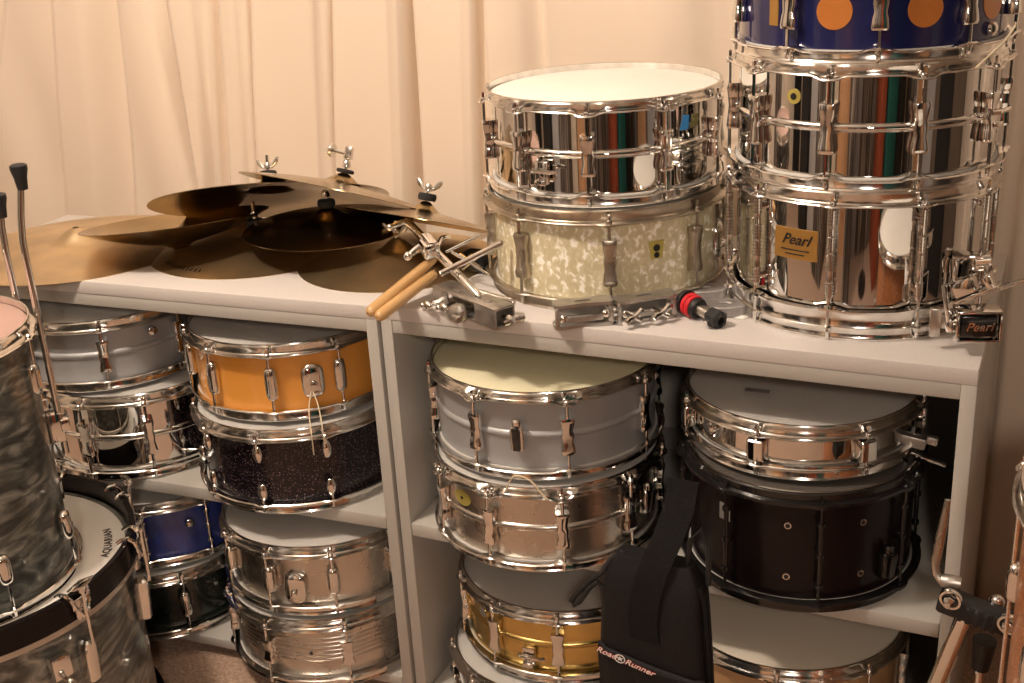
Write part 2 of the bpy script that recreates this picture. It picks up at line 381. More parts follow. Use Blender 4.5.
# ------------------------------------------------------------------ drum parts
CACHE = {}
def hoop_mesh(R, n, top, mat, style='flange'):
    key = ('hoop', R, n, top, mat.name, style)
    if key in CACHE: return CACHE[key]
    ri = R + .0042; w = .0022
    if style == 'die':      # thick cast hoop
        prof = [(ri, 0), (ri + .003, .0012), (ri + .0048, 0), (ri + .005, -.010), (ri + .012, -.012), (ri + .0125, -.0165), (ri + .006, -.0185), (ri, -.0185)]
        fl = (4, 5)
    else:
        prof = [(ri, 0), (ri + .001, .0008), (ri + .0035, .0006), (ri + .0042, -.001), (ri + .0032, -.0028), (ri + w, -.0042), (ri + w, -.0160),
                (ri + .0045, -.0172), (ri + .0105, -.0180), (ri + .0115, -.0196), (ri + .0100, -.0208), (ri + .0030, -.0205), (ri, -.0195)]
        fl = (8, 9, 10)
    wav = .0048 if style == 'wavy' else 0
    def mod(a, i, r, z):
        ph = (a * n / (2 * pi)) % 1.0; d = min(ph, 1 - ph) * 2 * pi / n * R      # arc distance to nearest ear
        e = math.exp(-(d / .0115) ** 4)
        if i in fl: r += .0050 * e
        if wav and i >= 6: z += wav * (1 - math.exp(-(d / .017) ** 4)) * (1 if i >= 7 else .4)
        return r, z
    if top: P = prof; mo = mod
    else:
        P = [(r, -z) for r, z in prof]
        def mo(a, i, r, z):
            r2, z2 = mod(a, i, r, -z); return r2, -z2
    me = MB().lathe(P, 40 * 6 if n % 6 else 240, mod=mo).mesh('hoop', mat, 40)
    CACHE[key] = me; return me
def shell_mesh(R, z0, z1, mat, kind):
    key = ('shell', R, round(z0, 4), round(z1, 4), mat.name, kind)
    if key in CACHE: return CACHE[key]
    zm = (z0 + z1) / 2
    prof = [(R - .003, z0), (R, z0)]
    def bead(zc, h, w):
        return [(R + h * math.sin(pi * k / 8) ** .8 if 0 < k < 8 else R, zc - w + 2 * w * k / 8) for k in range(9)]
    if kind == 'bead': prof += bead(zm, .0042, .0062)
    if kind == 'step':    # flanged edges near both hoops plus bead
        prof += bead(zm, .0040, .0055)
    if kind == 'ribs':
        for q in range(6): prof += bead(zm + .004 - .020 + q * .0085, .0013, .0026)
    prof += [(R, z1), (R - .003, z1)]
    me = MB().lathe(prof, 160).mesh('shell', mat, 30); CACHE[key] = me; return me
def lug_mesh(kind, L, mat):
    key = ('lug', kind, round(L, 4), mat.name)
    if key in CACHE: return CACHE[key]
    m = MB(); h = L / 2
    if kind == 'bow':     # waisted casting
        S = []
        for q in range(17):
            t = -1 + 2 * q / 16; a = abs(t)
            w = .0088 + .0030 * a ** 1.3 + .0012 * math.cos(a * 9) * (a < .6); d = .0072 + .0018 * a
            if a > .97: w *= .90; d *= .9
            S.append((t * h, w, d, d - .0006))
        m.loft(S, p=5)
    elif kind == 'box':
        m.loft([(-h, .0115, .0085, .0085), (-h + .002, .0130, .0095, .0095), (h - .002, .0130, .0095, .0095), (h, .0115, .0085, .0085)], p=7)
    elif kind == 'slim':
        S = []
        for q in range(17):
            t = -1 + 2 * q / 16; e = sqrt(max(0, 1 - abs(t) ** 5))
            S.append((t * h, .0034 + .0076 * e, .0030 + .0070 * e, .0076))
        m.loft(S, p=2.4)
        m.loft([(-h * .62, .0030, .002, .0160), (0, .0036, .003, .0155), (h * .62, .0030, .002, .0150)], p=2.2)
    elif kind == 'bullet':
        S = []
        for q in range(13):
            t = q / 12; e = math.sin(pi * min(1, t * .62 + .38)) ** .55 if t < 1 else .15
            S.append((h - L * (1 - t) , .0022 + .0066 * (math.sin(pi * (t * .86 + .07)) ** .6), .002 + .0062 * (math.sin(pi * (t * .86 + .07)) ** .6), .0085))
        m.loft(S, p=2.3)
        m.tube([(0, 0, .0), (.010, 0, .0)], .0045, 12)
    elif kind == 'tube':
        pts = []; rr = []
        def add(z, r): pts.append((.011, 0, z)); rr.append(r)
        add(-h, .0046)
        for zc in (-h * .78, -h * .18, h * .22, h * .80):
            add(zc - .0125, .0048)
            for q in range(5):
                zz = zc - .010 + q * .0048
                add(zz, .0050); add(zz + .0006, .0062); add(zz + .0022, .0062); add(zz + .0028, .0050)
            add(zc + .0145, .0048)
        add(h, .0046)
        m.tube(pts, rr, 14)
        for zz in (-h * .78, h * .80): m.box((.004, 0, zz), (.011, .007, .010), bev=.001)
    elif kind == 'tubeplain':
        m.tube([(.011, 0, -h), (.011, 0, h)], .0036, 12)
        for zz in (-h * .9, 0, h * .9): m.lathe([(0, -.003), (.0058, -.003), (.0062, 0), (.0058, .003), (0, .003)], 14, T(.011, 0, zz), closed=False)
        m.box((.005, 0, 0), (.010, .007, .014), bev=.001)
    me = m.mesh('lug', mat, 40); CACHE[key] = me; return me
def rod_mesh(L, mat, sgn):
    key = ('rod', round(L, 4), mat.name, sgn)
    if key in CACHE: return CACHE[key]
    # z=0 at the lug end, grows to the hoop ear at L, then washer and square head
    m = MB(); s = sgn
    m.tube([(0, 0, 0), (0, 0, s * L)], .0024, 8)
    m.tube([(0, 0, s * (L - .001)), (0, 0, s * (L + .0012))], .0060, 14)
    m.tube([(0, 0, s * (L + .001)), (0, 0, s * (L + .0045)), (0, 0, s * (L + .006))], [.0044, .0046, .0030], 12)
    m.tube([(0, 0, s * (L + .005)), (0, 0, s * (L + .013)), (0, 0, s * (L + .0145))], [.0029, .0029, .0018], 4 if s > 0 else 8)
    me = m.mesh('tension_rod', mat, 40); CACHE[key] = me; return me
def arc_patch(R, w, h, t=.0012, bulge=0, outline=None, nseg=10):
    """thin plate hugging the shell: local coords angle about Z; outline in (s, z)"""
    if outline is None:
        outline = [(-w / 2, -h / 2), (w / 2, -h / 2), (w / 2, h / 2), (-w / 2, h / 2)]
    pts = []
    n = len(outline)
    for i in range(n):
        a, b2 = outline[i], outline[(i + 1) % n]; k = max(1, int(abs(b2[0] - a[0]) / .004))
        for q in range(k): pts.append((a[0] + (b2[0] - a[0]) * q / k, a[1] + (b2[1] - a[1]) * q / k))
    m = MB(); N = len(pts); vs = []
    for rr in (R + .0001, R + t):
        vs += [(rr * cos(s / R), rr * sin(s / R), z) for s, z in pts]
    cs = sum(p[0] for p in pts) / N; cz = sum(p[1] for p in pts) / N
    # column strips so the plate really bends with the shell
    fs = [(i, (i + 1) % N, N + (i + 1) % N, N + i) for i in range(N)]
    vs.append(((R + t) * cos(cs / R), (R + t) * sin(cs / R), cz)); c = len(vs) - 1
    fs += [(N + i, N + (i + 1) % N, c) for i in range(N)]
    return m.add(vs, fs)
def text_mesh(body, size, mat, extrude=.0002, shear=0, offset=0, wrapR=None, space=1.0, squash=1.0):
    cu = bpy.data.curves.new('lettering', 'FONT'); cu.body = body; cu.size = size; cu.extrude = extrude; cu.shear = shear; cu.offset = offset
    cu.align_x = 'CENTER'; cu.align_y = 'CENTER'; cu.space_character = space; cu.resolution_u = 4
    ob = bpy.data.objects.new('lettering', cu); col.objects.link(ob)
    bpy.context.view_layer.update()
    me = bpy.data.meshes.new_from_object(ob.evaluated_get(bpy.context.evaluated_depsgraph_get()))
    bpy.data.objects.remove(ob)
    for v in me.vertices:
        v.co.x *= squash
        if wrapR:
            s, z, t = v.co.x, v.co.y, v.co.z; v.co = Vector(((wrapR + t) * cos(s / wrapR), (wrapR + t) * sin(s / wrapR), z))
    me.materials.clear(); me.materials.append(mat); me.name = 'lettering'
    return me
def strainer(root, R, a, z, kind, h, CH=CH):
    """throw-off / butt plate and friends at local angle a"""
    M = RZ(a) @ T(R, 0, z)
    if kind == 'lever':
        b0 = MB().loft([(-.024, .009, .005, .005), (-.020, .011, .007, .007), (.012, .011, .008, .008), (.018, .009, .006, .006)], p=5).build('strainer', CH, root, M)
        MB().box((.019, 0, .002), (.005, .012, .040), RY(radians(8)), bev=.002).build('lever', BLACKM, b0)
        MB().lathe([(0, -.002), (.006, -.002), (.0075, 0), (.0075, .008), (.005, .011), (0, .011)], 16, T(.010, 0, .019), closed=False).build('knob', CH, b0)
    elif kind == 'oval':
        S = [(-.030 + .060 * q / 12, .007 + .013 * sqrt(max(0, 1 - (2 * q / 12 - 1) ** 4)), .004 + .006 * sqrt(max(0, 1 - (2 * q / 12 - 1) ** 4)), .006) for q in range(13)]
        b0 = MB().loft(S, p=3).build('strainer', CH, root, M)
        MB().lathe([(0, 0), (.0055, 0), (.0065, .004), (.005, .010), (0, .012)], 16, T(.012, 0, -.004) @ RY(pi / 2), closed=False).build('knob', CH, b0)
        MB().box((.013, 0, -.020), (.006, .016, .008), bev=.002).build('clamp', CH, b0)
    elif kind == 'butt':
        b0 = MB().box((.006, 0, -.006), (.012, .024, .018), bev=.002).build('butt_plate', CH, root, M)
        MB().tube([(.014, -.007, -.006), (.017, -.007, -.006)], .003, 8).tube([(.014, .007, -.006), (.017, .007, -.006)], .003, 8).build('screw', CH, b0)
    elif kind == 'p83':
        b0 = MB().box((.005, 0, 0), (.010, .022, .034), bev=.002).build('strainer', CH, root, M)
        MB().tube([(.010, -.016, .004), (.016, -.010, .004), (.016, .022, .004), (.012, .030, .004)], .0032, 10).build('lever', CH, b0)
        MB().box((.009, 0, -.014), (.014, .018, .008), bev=.0015).build('clamp', CH, b0)
    elif kind == 'screw':
        b0 = MB().lathe([(0, 0), (.008, 0), (.0095, .003), (.0085, .007), (.004, .010), (0, .010)], 20, RY(pi / 2), closed=False).build('air_vent', CH, root, M)
    return b0
def deep_hoop(R, n, hh):
    ri = R + .0042
    prof = [(ri, 0), (ri + .005, .0006), (ri + .0055, .003), (ri + .0035, .006), (ri + .0030, .016), (ri + .0045, .018), (ri + .0030, .020), (ri + .0028, hh - .012), (ri + .0045, hh - .006), (ri + .0110, hh - .003), (ri + .0115, hh), (ri + .003, hh + .001), (ri, hh - .001)]
    def mod(a, i, r, z):
        ph = (a * n / (2 * pi)) % 1.0; d = min(ph, 1 - ph) * 2 * pi / n * R; e = math.exp(-(d / .018) ** 4)
        if i in (9, 10): r += .005 * e
        if i >= 8: z += .004 * e
        return r, z
    return MB().lathe(prof, 240, mod=mod).mesh('hoop', CHT, 40)
def drum(name, label, cat, xy, z, h, R=.178, n=10, phase=0, shell=SHELLC, kind='plain', head=HEADW, lug='bow', lugmat=None, lugL=.062,
         hoop=CHT, style='flange', group=None, extras=(), rod=None, ztilt=0, lugz=None, rodtop=0, deep=0):
    """phase = world angle (deg) of the first lug; extras angles are world angles"""
    a0 = radians(phase); lugmat = lugmat or CH; rod = rod or CH
    M = T(xy[0], xy[1], z) @ RZ(a0)
    t = thing(name, label, cat, M, group)
    e = .0115
    link('shell', shell_mesh(R, e, h - e, shell, kind), t)
    hd = MB().lathe([(0, h - .0085), (R - .004, h - .0085), (R + .0005, h - .0095), (R + .0032, h - .0105), (R + .0036, h - .0165), (R + .0004, h - .0165), (R + .0002, h - .0110), (R - .004, h - .0102), (0, h - .0102)], 120, closed=False)
    hd.build('drumhead', head, t)
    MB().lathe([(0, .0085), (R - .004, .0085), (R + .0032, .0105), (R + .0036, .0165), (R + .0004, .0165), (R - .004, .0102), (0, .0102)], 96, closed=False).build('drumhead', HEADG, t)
    link('hoop', hoop_mesh(R, n, True, hoop, style), t, T(0, 0, h))
    link('hoop', deep_hoop(R, n, deep) if deep else hoop_mesh(R, n, False, hoop, style), t)
    zc = lugz if lugz is not None else h / 2
    for i in range(n):
        A = RZ(2 * pi * i / n)
        if lug in ('bullet', 'pair'):
            for s in (1, -1):
                zz = h / 2 + s * (h / 2 - (.043 if lug == 'bullet' else .085))
                me = lug_mesh('bullet', .030, lugmat) if lug == 'bullet' else lug_mesh('slim', .050, lugmat)
                lo = link('lug', me, t, A @ T(R, 0, zz) @ (Matrix.Identity(4) if s > 0 else RX(pi)))
                r0 = .004 if lug == 'bullet' else .020
                rl = (h / 2 - .020) - abs(zz - h / 2) - r0
                link('tension_rod', rod_mesh(rl, rod, 1), lo, T(.0125, 0, r0))
            continue
        lo = link('lug', lug_mesh(lug, lugL, lugmat), t, A @ T(R, 0, zc))
        top = (h - .0185) - (zc + lugL / 2 - .004); bot = (zc - lugL / 2 + .004) - .0185
        link('tension_rod', rod_mesh(top, rod, 1), lo, T(.0125, 0, lugL / 2 - .004))
        link('tension_rod', rod_mesh(bot, rod, -1), lo, T(.0125, 0, -lugL / 2 + .004))
    for ex in extras:
        k0, ang, zz = ex[0], radians(ang_deg(ex[1], phase)), ex[2]
        if k0 in ('lever', 'oval', 'butt', 'p83', 'screw'): strainer(t, R + (.004 if kind == 'bead' else 0), ang, zz, k0, h, lugmat if lugmat is BLACKM else CH)
        elif k0 == 'patch':      # (patch, ang, z, name, w, h, mat[, outline])
            arc_patch(R, ex[4], ex[5], outline=ex[7] if len(ex) > 7 else None).build(ex[3], ex[6], t, RZ(ang) @ T(0, 0, zz))
        elif k0 == 'disc':       # (disc, ang, z, name, radius, mat, thickness)
            rr = ex[4]; o = [(rr * cos(2 * pi * q / 28), rr * sin(2 * pi * q / 28)) for q in range(28)]
            arc_patch(R, 0, 0, t=ex[6] if len(ex) > 6 else .0012, outline=o).build(ex[3], ex[5], t, RZ(ang) @ T(0, 0, zz))
    return t
def ang_deg(a, ph): return a - ph

# ---- drums standing on the worktop, right-hand side
silver_group = None
ZP = .2095
pearl = drum('snare_drum', 'deep chrome snare drum with a gold nameplate, standing on the right end of the worktop', 'drum', (-.196, .240), H, ZP, n=10, phase=-91.8,
             shell=SHELLC, lug='tube', lugL=.128, head=HEADW, lugmat=CH, lugz=.122, deep=.044, extras=[('lever', -36, .088), ('disc', -137, .145, 'badge_ring', .004, CH)])
# nameplate with the maker's name
aB = radians(-109 + 91.8)
plate = arc_patch(.178, .066, .043, t=.0016).build('nameplate', GOLDB, pearl, RZ(aB) @ T(0, 0, .128))
link('lettering', text_mesh('Pearl', .021, INK, shear=.45, wrapR=.1798, offset=.0003), plate, T(0, 0, .006))
for (w_, z_) in ((.044, -.0085), (.030, -.0145)):
    arc_patch(.1797, w_, .0016, t=.0004).build('fine_print_line', INK, plate, T(0, 0, z_))
ZQ = H + ZP; HQ = .166
bigq = drum('snare_drum', 'chrome snare drum with a centre bead, middle of the three-drum tower on the right', 'drum', (-.196, .240), ZQ, HQ, n=10, phase=-95.5,
     shell=SHELLC, kind='bead', lug='bow', lugL=.066, style='wavy', extras=[('disc', -112, .120, 'badge', .010, KEYST), ('disc', -112, .120, 'badge_hole', .0045, INK, .0018), ('p83', -20, .085)])
ZR = ZQ + HQ; HR = .150
drum('snare_drum', 'blue lacquered snare drum with round orange inlays, topmost of the three-drum tower on the right', 'drum', (-.196, .240), ZR, HR, n=10, phase=-77.4,
     shell=BLUEL, lug='bow', lugL=.066, lugmat=CH, style='wavy',
     extras=[('disc', a, .064, 'inlay', .0228, PORT) for a in (-95.4, -59.4, -23.4)] + [('screw', -25, .03), ('patch', -124, .06, 'badge', .016, .034, GOLDB)])
# ---- two drums in the middle of the worktop
HW = .158
wm = drum('snare_drum', 'cream pearl wrapped snare drum under a chrome snare, middle of the worktop', 'drum', (-.598, .243), H, HW, n=8, phase=-67.3,
     shell=WMP, lug='bow', lugmat=NICKEL, hoop=NICKEL, rod=NICKEL, lugL=.070,
     extras=[('patch', -44, .088, 'badge', 0, 0, KEYST, [(-.009, -.013), (.009, -.013), (.013, .015), (-.013, .015)]), ('disc', -44, .092, 'badge_print', .0055, INK, .0018), ('disc', -44, .081, 'badge_print', .0045, INK, .0018), ('oval', 2, .07)])
drum('snare_drum', 'chrome snare drum with a blue and olive badge, stacked on the cream pearl drum', 'drum', (-.602, .262), H + HW, .155, n=10, phase=-76.9,
     shell=SHELLC, kind='bead', lug='bow', lugL=.060, head=HEADW, style='wavy',
     extras=[('patch', -27.5, .110, 'badge', .016, .022, BLUES, [(-.010, -.010), (.006, -.010), (.008, .010), (-.004, .012)]),
             ('patch', -20.5, .110, 'badge', .016, .022, OLIVE, [(-.010, -.010), (.006, -.008), (.008, .010), (-.006, .010)]), ('p83', -99, .050)])
# ---- right shelf unit
drum('snare_drum', 'grey satin snare drum with a yellowed head, under the worktop above a steel snare', 'drum', (-.668, .136), .412 + .146, .145, n=8, phase=-57,
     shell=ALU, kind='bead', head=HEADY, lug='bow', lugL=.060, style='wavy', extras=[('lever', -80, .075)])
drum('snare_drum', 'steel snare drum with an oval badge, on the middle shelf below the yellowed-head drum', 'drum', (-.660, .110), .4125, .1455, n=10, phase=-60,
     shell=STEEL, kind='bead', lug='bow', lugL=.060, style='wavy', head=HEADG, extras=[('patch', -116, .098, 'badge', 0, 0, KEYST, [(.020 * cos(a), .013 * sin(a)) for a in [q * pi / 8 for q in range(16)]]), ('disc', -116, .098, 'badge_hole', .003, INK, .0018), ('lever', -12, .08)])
drum('snare_drum', 'brass snare drum with a centre bead, below the middle shelf beside the black bag', 'drum', (-.660, .172), .160, .140, n=10, phase=-72.8,
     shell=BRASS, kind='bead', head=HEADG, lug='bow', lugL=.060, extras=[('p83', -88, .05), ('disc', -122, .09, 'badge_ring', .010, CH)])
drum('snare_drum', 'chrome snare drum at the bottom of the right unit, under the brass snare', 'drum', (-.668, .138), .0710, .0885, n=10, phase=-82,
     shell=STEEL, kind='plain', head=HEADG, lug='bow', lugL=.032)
drum('snare_drum', 'shallow chrome snare drum sitting on the black drum in the right unit', 'drum', (-.258, .170), .6030, .084, R=.165, n=7, phase=-98.5,
     shell=SHELLC, kind='plain', head=HEADG, lug='box', lugL=.032, extras=[('screw', -127, .048)])
drum('snare_drum', 'black lacquered drum with a silver rim on the middle shelf of the right unit', 'drum', (-.247, .132), .4125, .190, R=.166, n=8, phase=-69,
     shell=BLKL, kind='plain', head=HEADSH, lug='tubeplain', lugmat=BLACKM, rod=BLACKM, lugL=.110, hoop=BLACKM, style='die',
     extras=[('disc', a, zz, 'air_vent', .0050, CH, .0015) for a in (-84, -47) for zz in (.135, .052)] + [('disc', a, zz, 'vent_hole', .0034, INK, .0022) for a in (-84, -47) for zz in (.135, .052)] + [('lever', -33, .06), ('patch', -118, .13, 'badge', .020, .026, GREYC)])
nd = [q for q in bpy.data.objects if q.get('label', '').startswith('black lacquered drum')][0]
MB().lathe([(.1662, .190 - .006), (.1696, .190 - .004), (.1702, .190 + .0012), (.1680, .190 + .0022), (.1660, .190 + .001)], 160).build('rim_ring', CH, nd)
o = drum('snare_drum', 'tan wooden drum with a cream head, bottom right of the right unit', 'drum', (-.270, .194), .0710, .1995, n=8, phase=-83,
     shell=WOODB, kind='plain', head=HEADC, lug='bow', lugL=.070)
# ---- left shelf unit
drum('snare_drum', 'grey satin snare drum with a white head, left end under the worktop', 'drum', (-1.582, .120), .5885, .1335, n=8, phase=-50.4,
     shell=ALU, kind='bead', head=HEADW, lug='bow', lugL=.060, extras=[('screw', -22, .094)])
drum('snare_drum', 'chrome snare drum on the middle shelf, under the white-headed grey drum on the left', 'drum', (-1.520, .116), .4205, .1675, n=10, phase=-46.9,
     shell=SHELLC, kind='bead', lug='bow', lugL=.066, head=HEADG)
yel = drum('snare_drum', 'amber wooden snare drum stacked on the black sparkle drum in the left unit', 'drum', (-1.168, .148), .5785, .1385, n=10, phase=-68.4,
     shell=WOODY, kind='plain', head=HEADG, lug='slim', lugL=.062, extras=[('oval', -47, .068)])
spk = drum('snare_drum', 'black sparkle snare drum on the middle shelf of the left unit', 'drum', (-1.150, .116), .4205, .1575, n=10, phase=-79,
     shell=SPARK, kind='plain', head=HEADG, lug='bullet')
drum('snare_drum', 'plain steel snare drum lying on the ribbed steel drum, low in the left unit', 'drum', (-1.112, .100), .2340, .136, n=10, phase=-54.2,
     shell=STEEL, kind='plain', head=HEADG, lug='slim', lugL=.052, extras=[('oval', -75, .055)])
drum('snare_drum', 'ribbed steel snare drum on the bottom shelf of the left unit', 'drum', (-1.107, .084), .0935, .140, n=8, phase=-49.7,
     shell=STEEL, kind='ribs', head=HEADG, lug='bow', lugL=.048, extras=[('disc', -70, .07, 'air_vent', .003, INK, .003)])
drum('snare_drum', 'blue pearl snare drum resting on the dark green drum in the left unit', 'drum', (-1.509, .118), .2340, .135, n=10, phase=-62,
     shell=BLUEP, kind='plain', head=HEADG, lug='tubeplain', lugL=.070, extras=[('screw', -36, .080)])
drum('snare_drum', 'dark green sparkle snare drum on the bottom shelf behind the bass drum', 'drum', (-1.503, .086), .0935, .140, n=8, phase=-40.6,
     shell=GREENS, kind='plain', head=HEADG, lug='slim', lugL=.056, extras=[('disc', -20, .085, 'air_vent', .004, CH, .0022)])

# ---- bass drum lying on its face, floor tom on top of it
BX, BY = -1.489, -.390
def pr(P):
    v = Vector(P) - CAM; z = v.dot(fw); return CX + F * v.dot(rt) / z, CY - F * v.dot(up) / z
bt = thing('bass_drum', 'big grey oyster pearl bass drum lying flat in the left foreground, black hoop up', 'drum', T(BX, BY, 0))
Rb, HB = .266, .452
MB().lathe([(Rb - .006, .08), (Rb, .08), (Rb, HB - .030), (Rb - .006, HB - .030)], 160).build('shell', OYST, bt)
MB().lathe([(Rb + .0030, HB - .048), (Rb + .0042, HB), (Rb + .0062, HB + .001), (Rb + .0135, HB + .001), (Rb + .0150, HB - .001), (Rb + .0150, HB - .041), (Rb + .013, HB - .043), (Rb + .0045, HB - .043)], 200).build('hoop', BLKL, bt)
MB().lathe([(Rb - .008, FL), (Rb + .0135, FL), (Rb + .0135, FL + .042), (Rb + .0005, FL + .042), (Rb - .008, FL + .03)], 160).build('hoop', BLKL, bt)
MB().lathe([(0, HB - .030), (Rb - .010, HB - .030), (Rb - .002, HB - .034), (Rb + .0025, HB - .040), (Rb + .0085, HB - .0445), (Rb + .0100, HB - .051), (Rb + .0025, HB - .052), (Rb + .0012, HB - .040), (Rb - .010, HB - .032), (0, HB - .032)], 160, closed=False).build('drumhead', HEADW, bt)
MB().lathe([(Rb + .0104, HB - .0435), (Rb + .0122, HB - .0435), (Rb + .0122, HB - .053), (Rb + .0020, HB - .0545), (Rb + .0020, HB - .0525), (Rb + .0104, HB - .0515)], 160).build('flesh_hoop', pm('cream_metal_band', (.55, .50, .43), .6, .35), bt)
def claw(a):
    M = RZ(a) @ T(Rb, 0, HB)
    c = MB()
    # forked hook over the hoop: two prongs meeting at the eye
    for s in (-1, 1):
        c.tube([(-.004, s * .022, .001), (.004, s * .021, .006), (.014, s * .019, .006), (.021, s * .016, -.002), (.023, s * .010, -.022), (.024, 0, -.036)], [.0030, .0034, .0038, .004, .0042, .005], 8)
    c.box((.0235, 0, -.028), (.004, .026, .020), bev=.0018); c.box((.023, 0, -.012), (.003, .034, .016), bev=.001)
    k0 = c.build('claw_hook', CH, bt, M)
    MB().tube([(.030, 0, .012), (.030, 0, -.085)], .0032, 10).tube([(.030, 0, .008), (.030, 0, .016)], .0062, 12).build('tension_rod', CH, k0)
    MB().loft([(.014, .004, .005, .030), (.018, .020, .0055, .030), (.021, .026, .005, .030), (.024, .014, .004, .030)], p=2.5).build('tee_handle', CH, k0)
    lg = MB().loft([(-.145, .006, .008, .008), (-.141, .010, .012, .012), (-.10, .011, .013, .014), (-.072, .010, .012, .016), (-.068, .006, .008, .016)], p=4)
    lg.build('lug', CH, bt, RZ(a) @ T(Rb, 0, HB - .012))
aA = -16.0
for a in (-5, 30, 65, 100, 150, 200, -50, -95): claw(radians(a))
# maker's name curved round the head near the rim
tx = text_mesh('AQUARIAN', .0178, INK, extrude=.0001, space=1.08, offset=.0005)
for v in tx.vertices:
    s, q = v.co.x, v.co.y; rr = Rb - .032 - q; a = s / (Rb - .032)
    v.co = Vector((rr * cos(a), rr * sin(a), HB - .0297 + v.co.z))
link('lettering', tx, bt, RZ(radians(40)))
# small square tom bracket on the bass drum shell
bq = MB().box((.012, 0, 0), (.020, .030, .038), bev=.003).build('bracket', CH, bt, RZ(radians(-15)) @ T(Rb, 0, HB - .100))
MB().tube([(.02, 0, -.02), (.034, 0, -.02)], .005, 12).sphere((.036, 0, -.02), .008).build('bolt', CH, bq)

TX, TY, TZ, TH2 = -1.456, -.411, HB - .030, .420
tm = drum('floor_tom', 'grey oyster pearl floor tom standing on the bass drum at the left edge', 'drum', (TX, TY), TZ, TH2, R=.170, n=8, phase=-63,
          shell=OYST, kind='plain', head=HEADP, lug='pair')
def tom_leg(px, py, zb0, z_bend, z_tip, ang, dx):
    """bracket on the tom plus the leg that points up, rubber foot on its tip"""
    A = RZ(radians(ang) - radians(-63))
    br = MB().box((.012, 0, .0), (.024, .020, .050), bev=.003).box((.026, 0, .004), (.014, .026, .020), bev=.002).build('leg_bracket', CH, tm, A @ T(.170, 0, .225))
    MB().tube([(.030, .012, .004), (.030, .024, .004)], .0045, 10).loft([(-.004, .016, .003, .030, .028), (.010, .016, .003, .030, .028)], p=3).build('wing_screw', CH, br)
    z0 = zb0 - TZ; zb1 = z_bend - TZ; zt = z_tip - TZ
    lg = MB().tube([(.189, 0, z0), (.189, 0, zb1 - .03), (.189, 0, zb1 - .008), (.189 + dx * .12, 0, zb1 + .008), (.189 + dx * .3, 0, zb1 + .03), (.189 + dx, 0, zt)], .0052, 12).build('leg', CH, tm, A)
    MB().lathe([(0, 0), (.0075, 0), (.0095, .018), (.0125, .030), (.0125, .036), (.009, .038), (0, .038)], 18, T(.189 + dx, 0, zt - .018), closed=False).build('rubber_foot', RUB, lg)
tom_leg(0, 0, .60, .957, 1.046, 48, .015)
tom_leg(0, 0, .60, .924, .986, 79, .006)

# ------------------------------------------------------------------ cymbals
def cymbal(label, c, R, mat, tilt_ax=(1, 0, 0), tilt=0, inv=False, bow=.022, bell=.2, hb=.02, group=None, name='cymbal', spin=0):
    M = T(*c) @ Matrix.Rotation(radians(tilt), 4, Vector(tilt_ax).normalized()) @ RZ(radians(spin)) @ (RX(pi) if inv else Matrix.Identity(4))
    prof = []
    N = 40
    def zt(r):
        t = r / R; z = bow * (1 - t ** 1.7) - 0.0
        rb = bell * R
        if r < rb * 1.12: z += hb * (0.5 + .5 * cos(pi * min(1, r / (rb * 1.12))))
        return z
    up_ = [(.006 + (R - .006) * (q / N) ** 1.0, 0) for q in range(N + 1)]
    prof = [(r, zt(r)) for r, _ in up_]
    low = [(r, zt(r) - .0011) for r, _ in reversed(up_)]
    me = MB().lathe(prof + low, 128).mesh('cymbal', mat, 60)
    o = link(name, me, None, M); tag(o, label, 'cymbal', group)
    return o, bow + hb
def wing(o, z, hh=.03, wings=True, felt=True, felth=.012):
    if felt: MB().lathe([(0, z), (.015, z), (.0165, z + felth * .5), (.015, z + felth), (0, z + felth)], 20, closed=False).build('felt_washer', FELT, o)
    z1 = z + (felth if felt else 0)
    MB().tube([(0, 0, z - .01), (0, 0, z1 + hh)], .0035, 10).build('threaded_stud', CH, o)
    w = MB().lathe([(0, z1 + .004), (.0075, z1 + .004), (.008, z1 + .010), (.006, z1 + .016), (0, z1 + .017)], 16, closed=False)
    if wings:
        for s in (-1, 1):
            w.loft([(z1 + .006, .003, .003, s * .008), (z1 + .012, .003, .006, s * .015), (z1 + .020, .0028, .006, s * .020), (z1 + .024, .002, .003, s * .023)], p=2.5)
    w.build('wing_nut', CH, o)
# tilts: rotation about +X by a positive angle raises the far edge; negative raises the near edge
c, z = cymbal('large ride cymbal lying flat at the far left end of the worktop', (-1.628, .128, .8006), .228, BRONZE, (1, 0, 0), 0, bow=.016, hb=.024, bell=.22)
c, z = cymbal('bronze cymbal with stamped marks near its rim, lying flat below the dark upturned one', (-1.285, .230, .8006), .200, BRONZM, bow=.020, hb=.018)
wing(c, z, .034, wings=False)
# stamped marks near the rim
st = MB()
for q in range(11):
    a = radians(-122 + q * 3.2); rr = .172; zz = .020 * (1 - (rr / .2) ** 1.7)
    st.box((0, 0, 0), (.015, .0022, .0008), T(rr * cos(a), rr * sin(a), zz + .0006) @ RZ(a + .4))
st.build('stamped_mark', INK, c)
c, z = cymbal('bare bronze cymbal lying flat in front, right beside the drumstick tips', (-.978, .218, .8006), .175, BRONZM, bow=.022, hb=.02)
wing(c, z, .03, felt=False)
c, z = cymbal('upturned cymbal showing its pale inside, left part of the cymbal pile', (-1.412, .160, .860), .172, BRONZD, (-6.480, -6.960, 0), 9.49, inv=True, bow=.044, hb=.010)
c, z = cymbal('small cymbal with a black felt and chrome nut, front centre of the pile', (-1.120, .225, .851), .152, BRONZD, (1, 0, 0), 0, bow=.018, hb=.018, bell=.25)
wing(c, z, .018, wings=False, felth=.012)
c, z = cymbal('dark cymbal tipped up so its underside faces the viewer, back of the pile', (-1.275, .270, .876), .222, BRONZD, (-19.360, -10.560, 0), 22.00, bow=.024, hb=.02)
wing(c, z, .03)
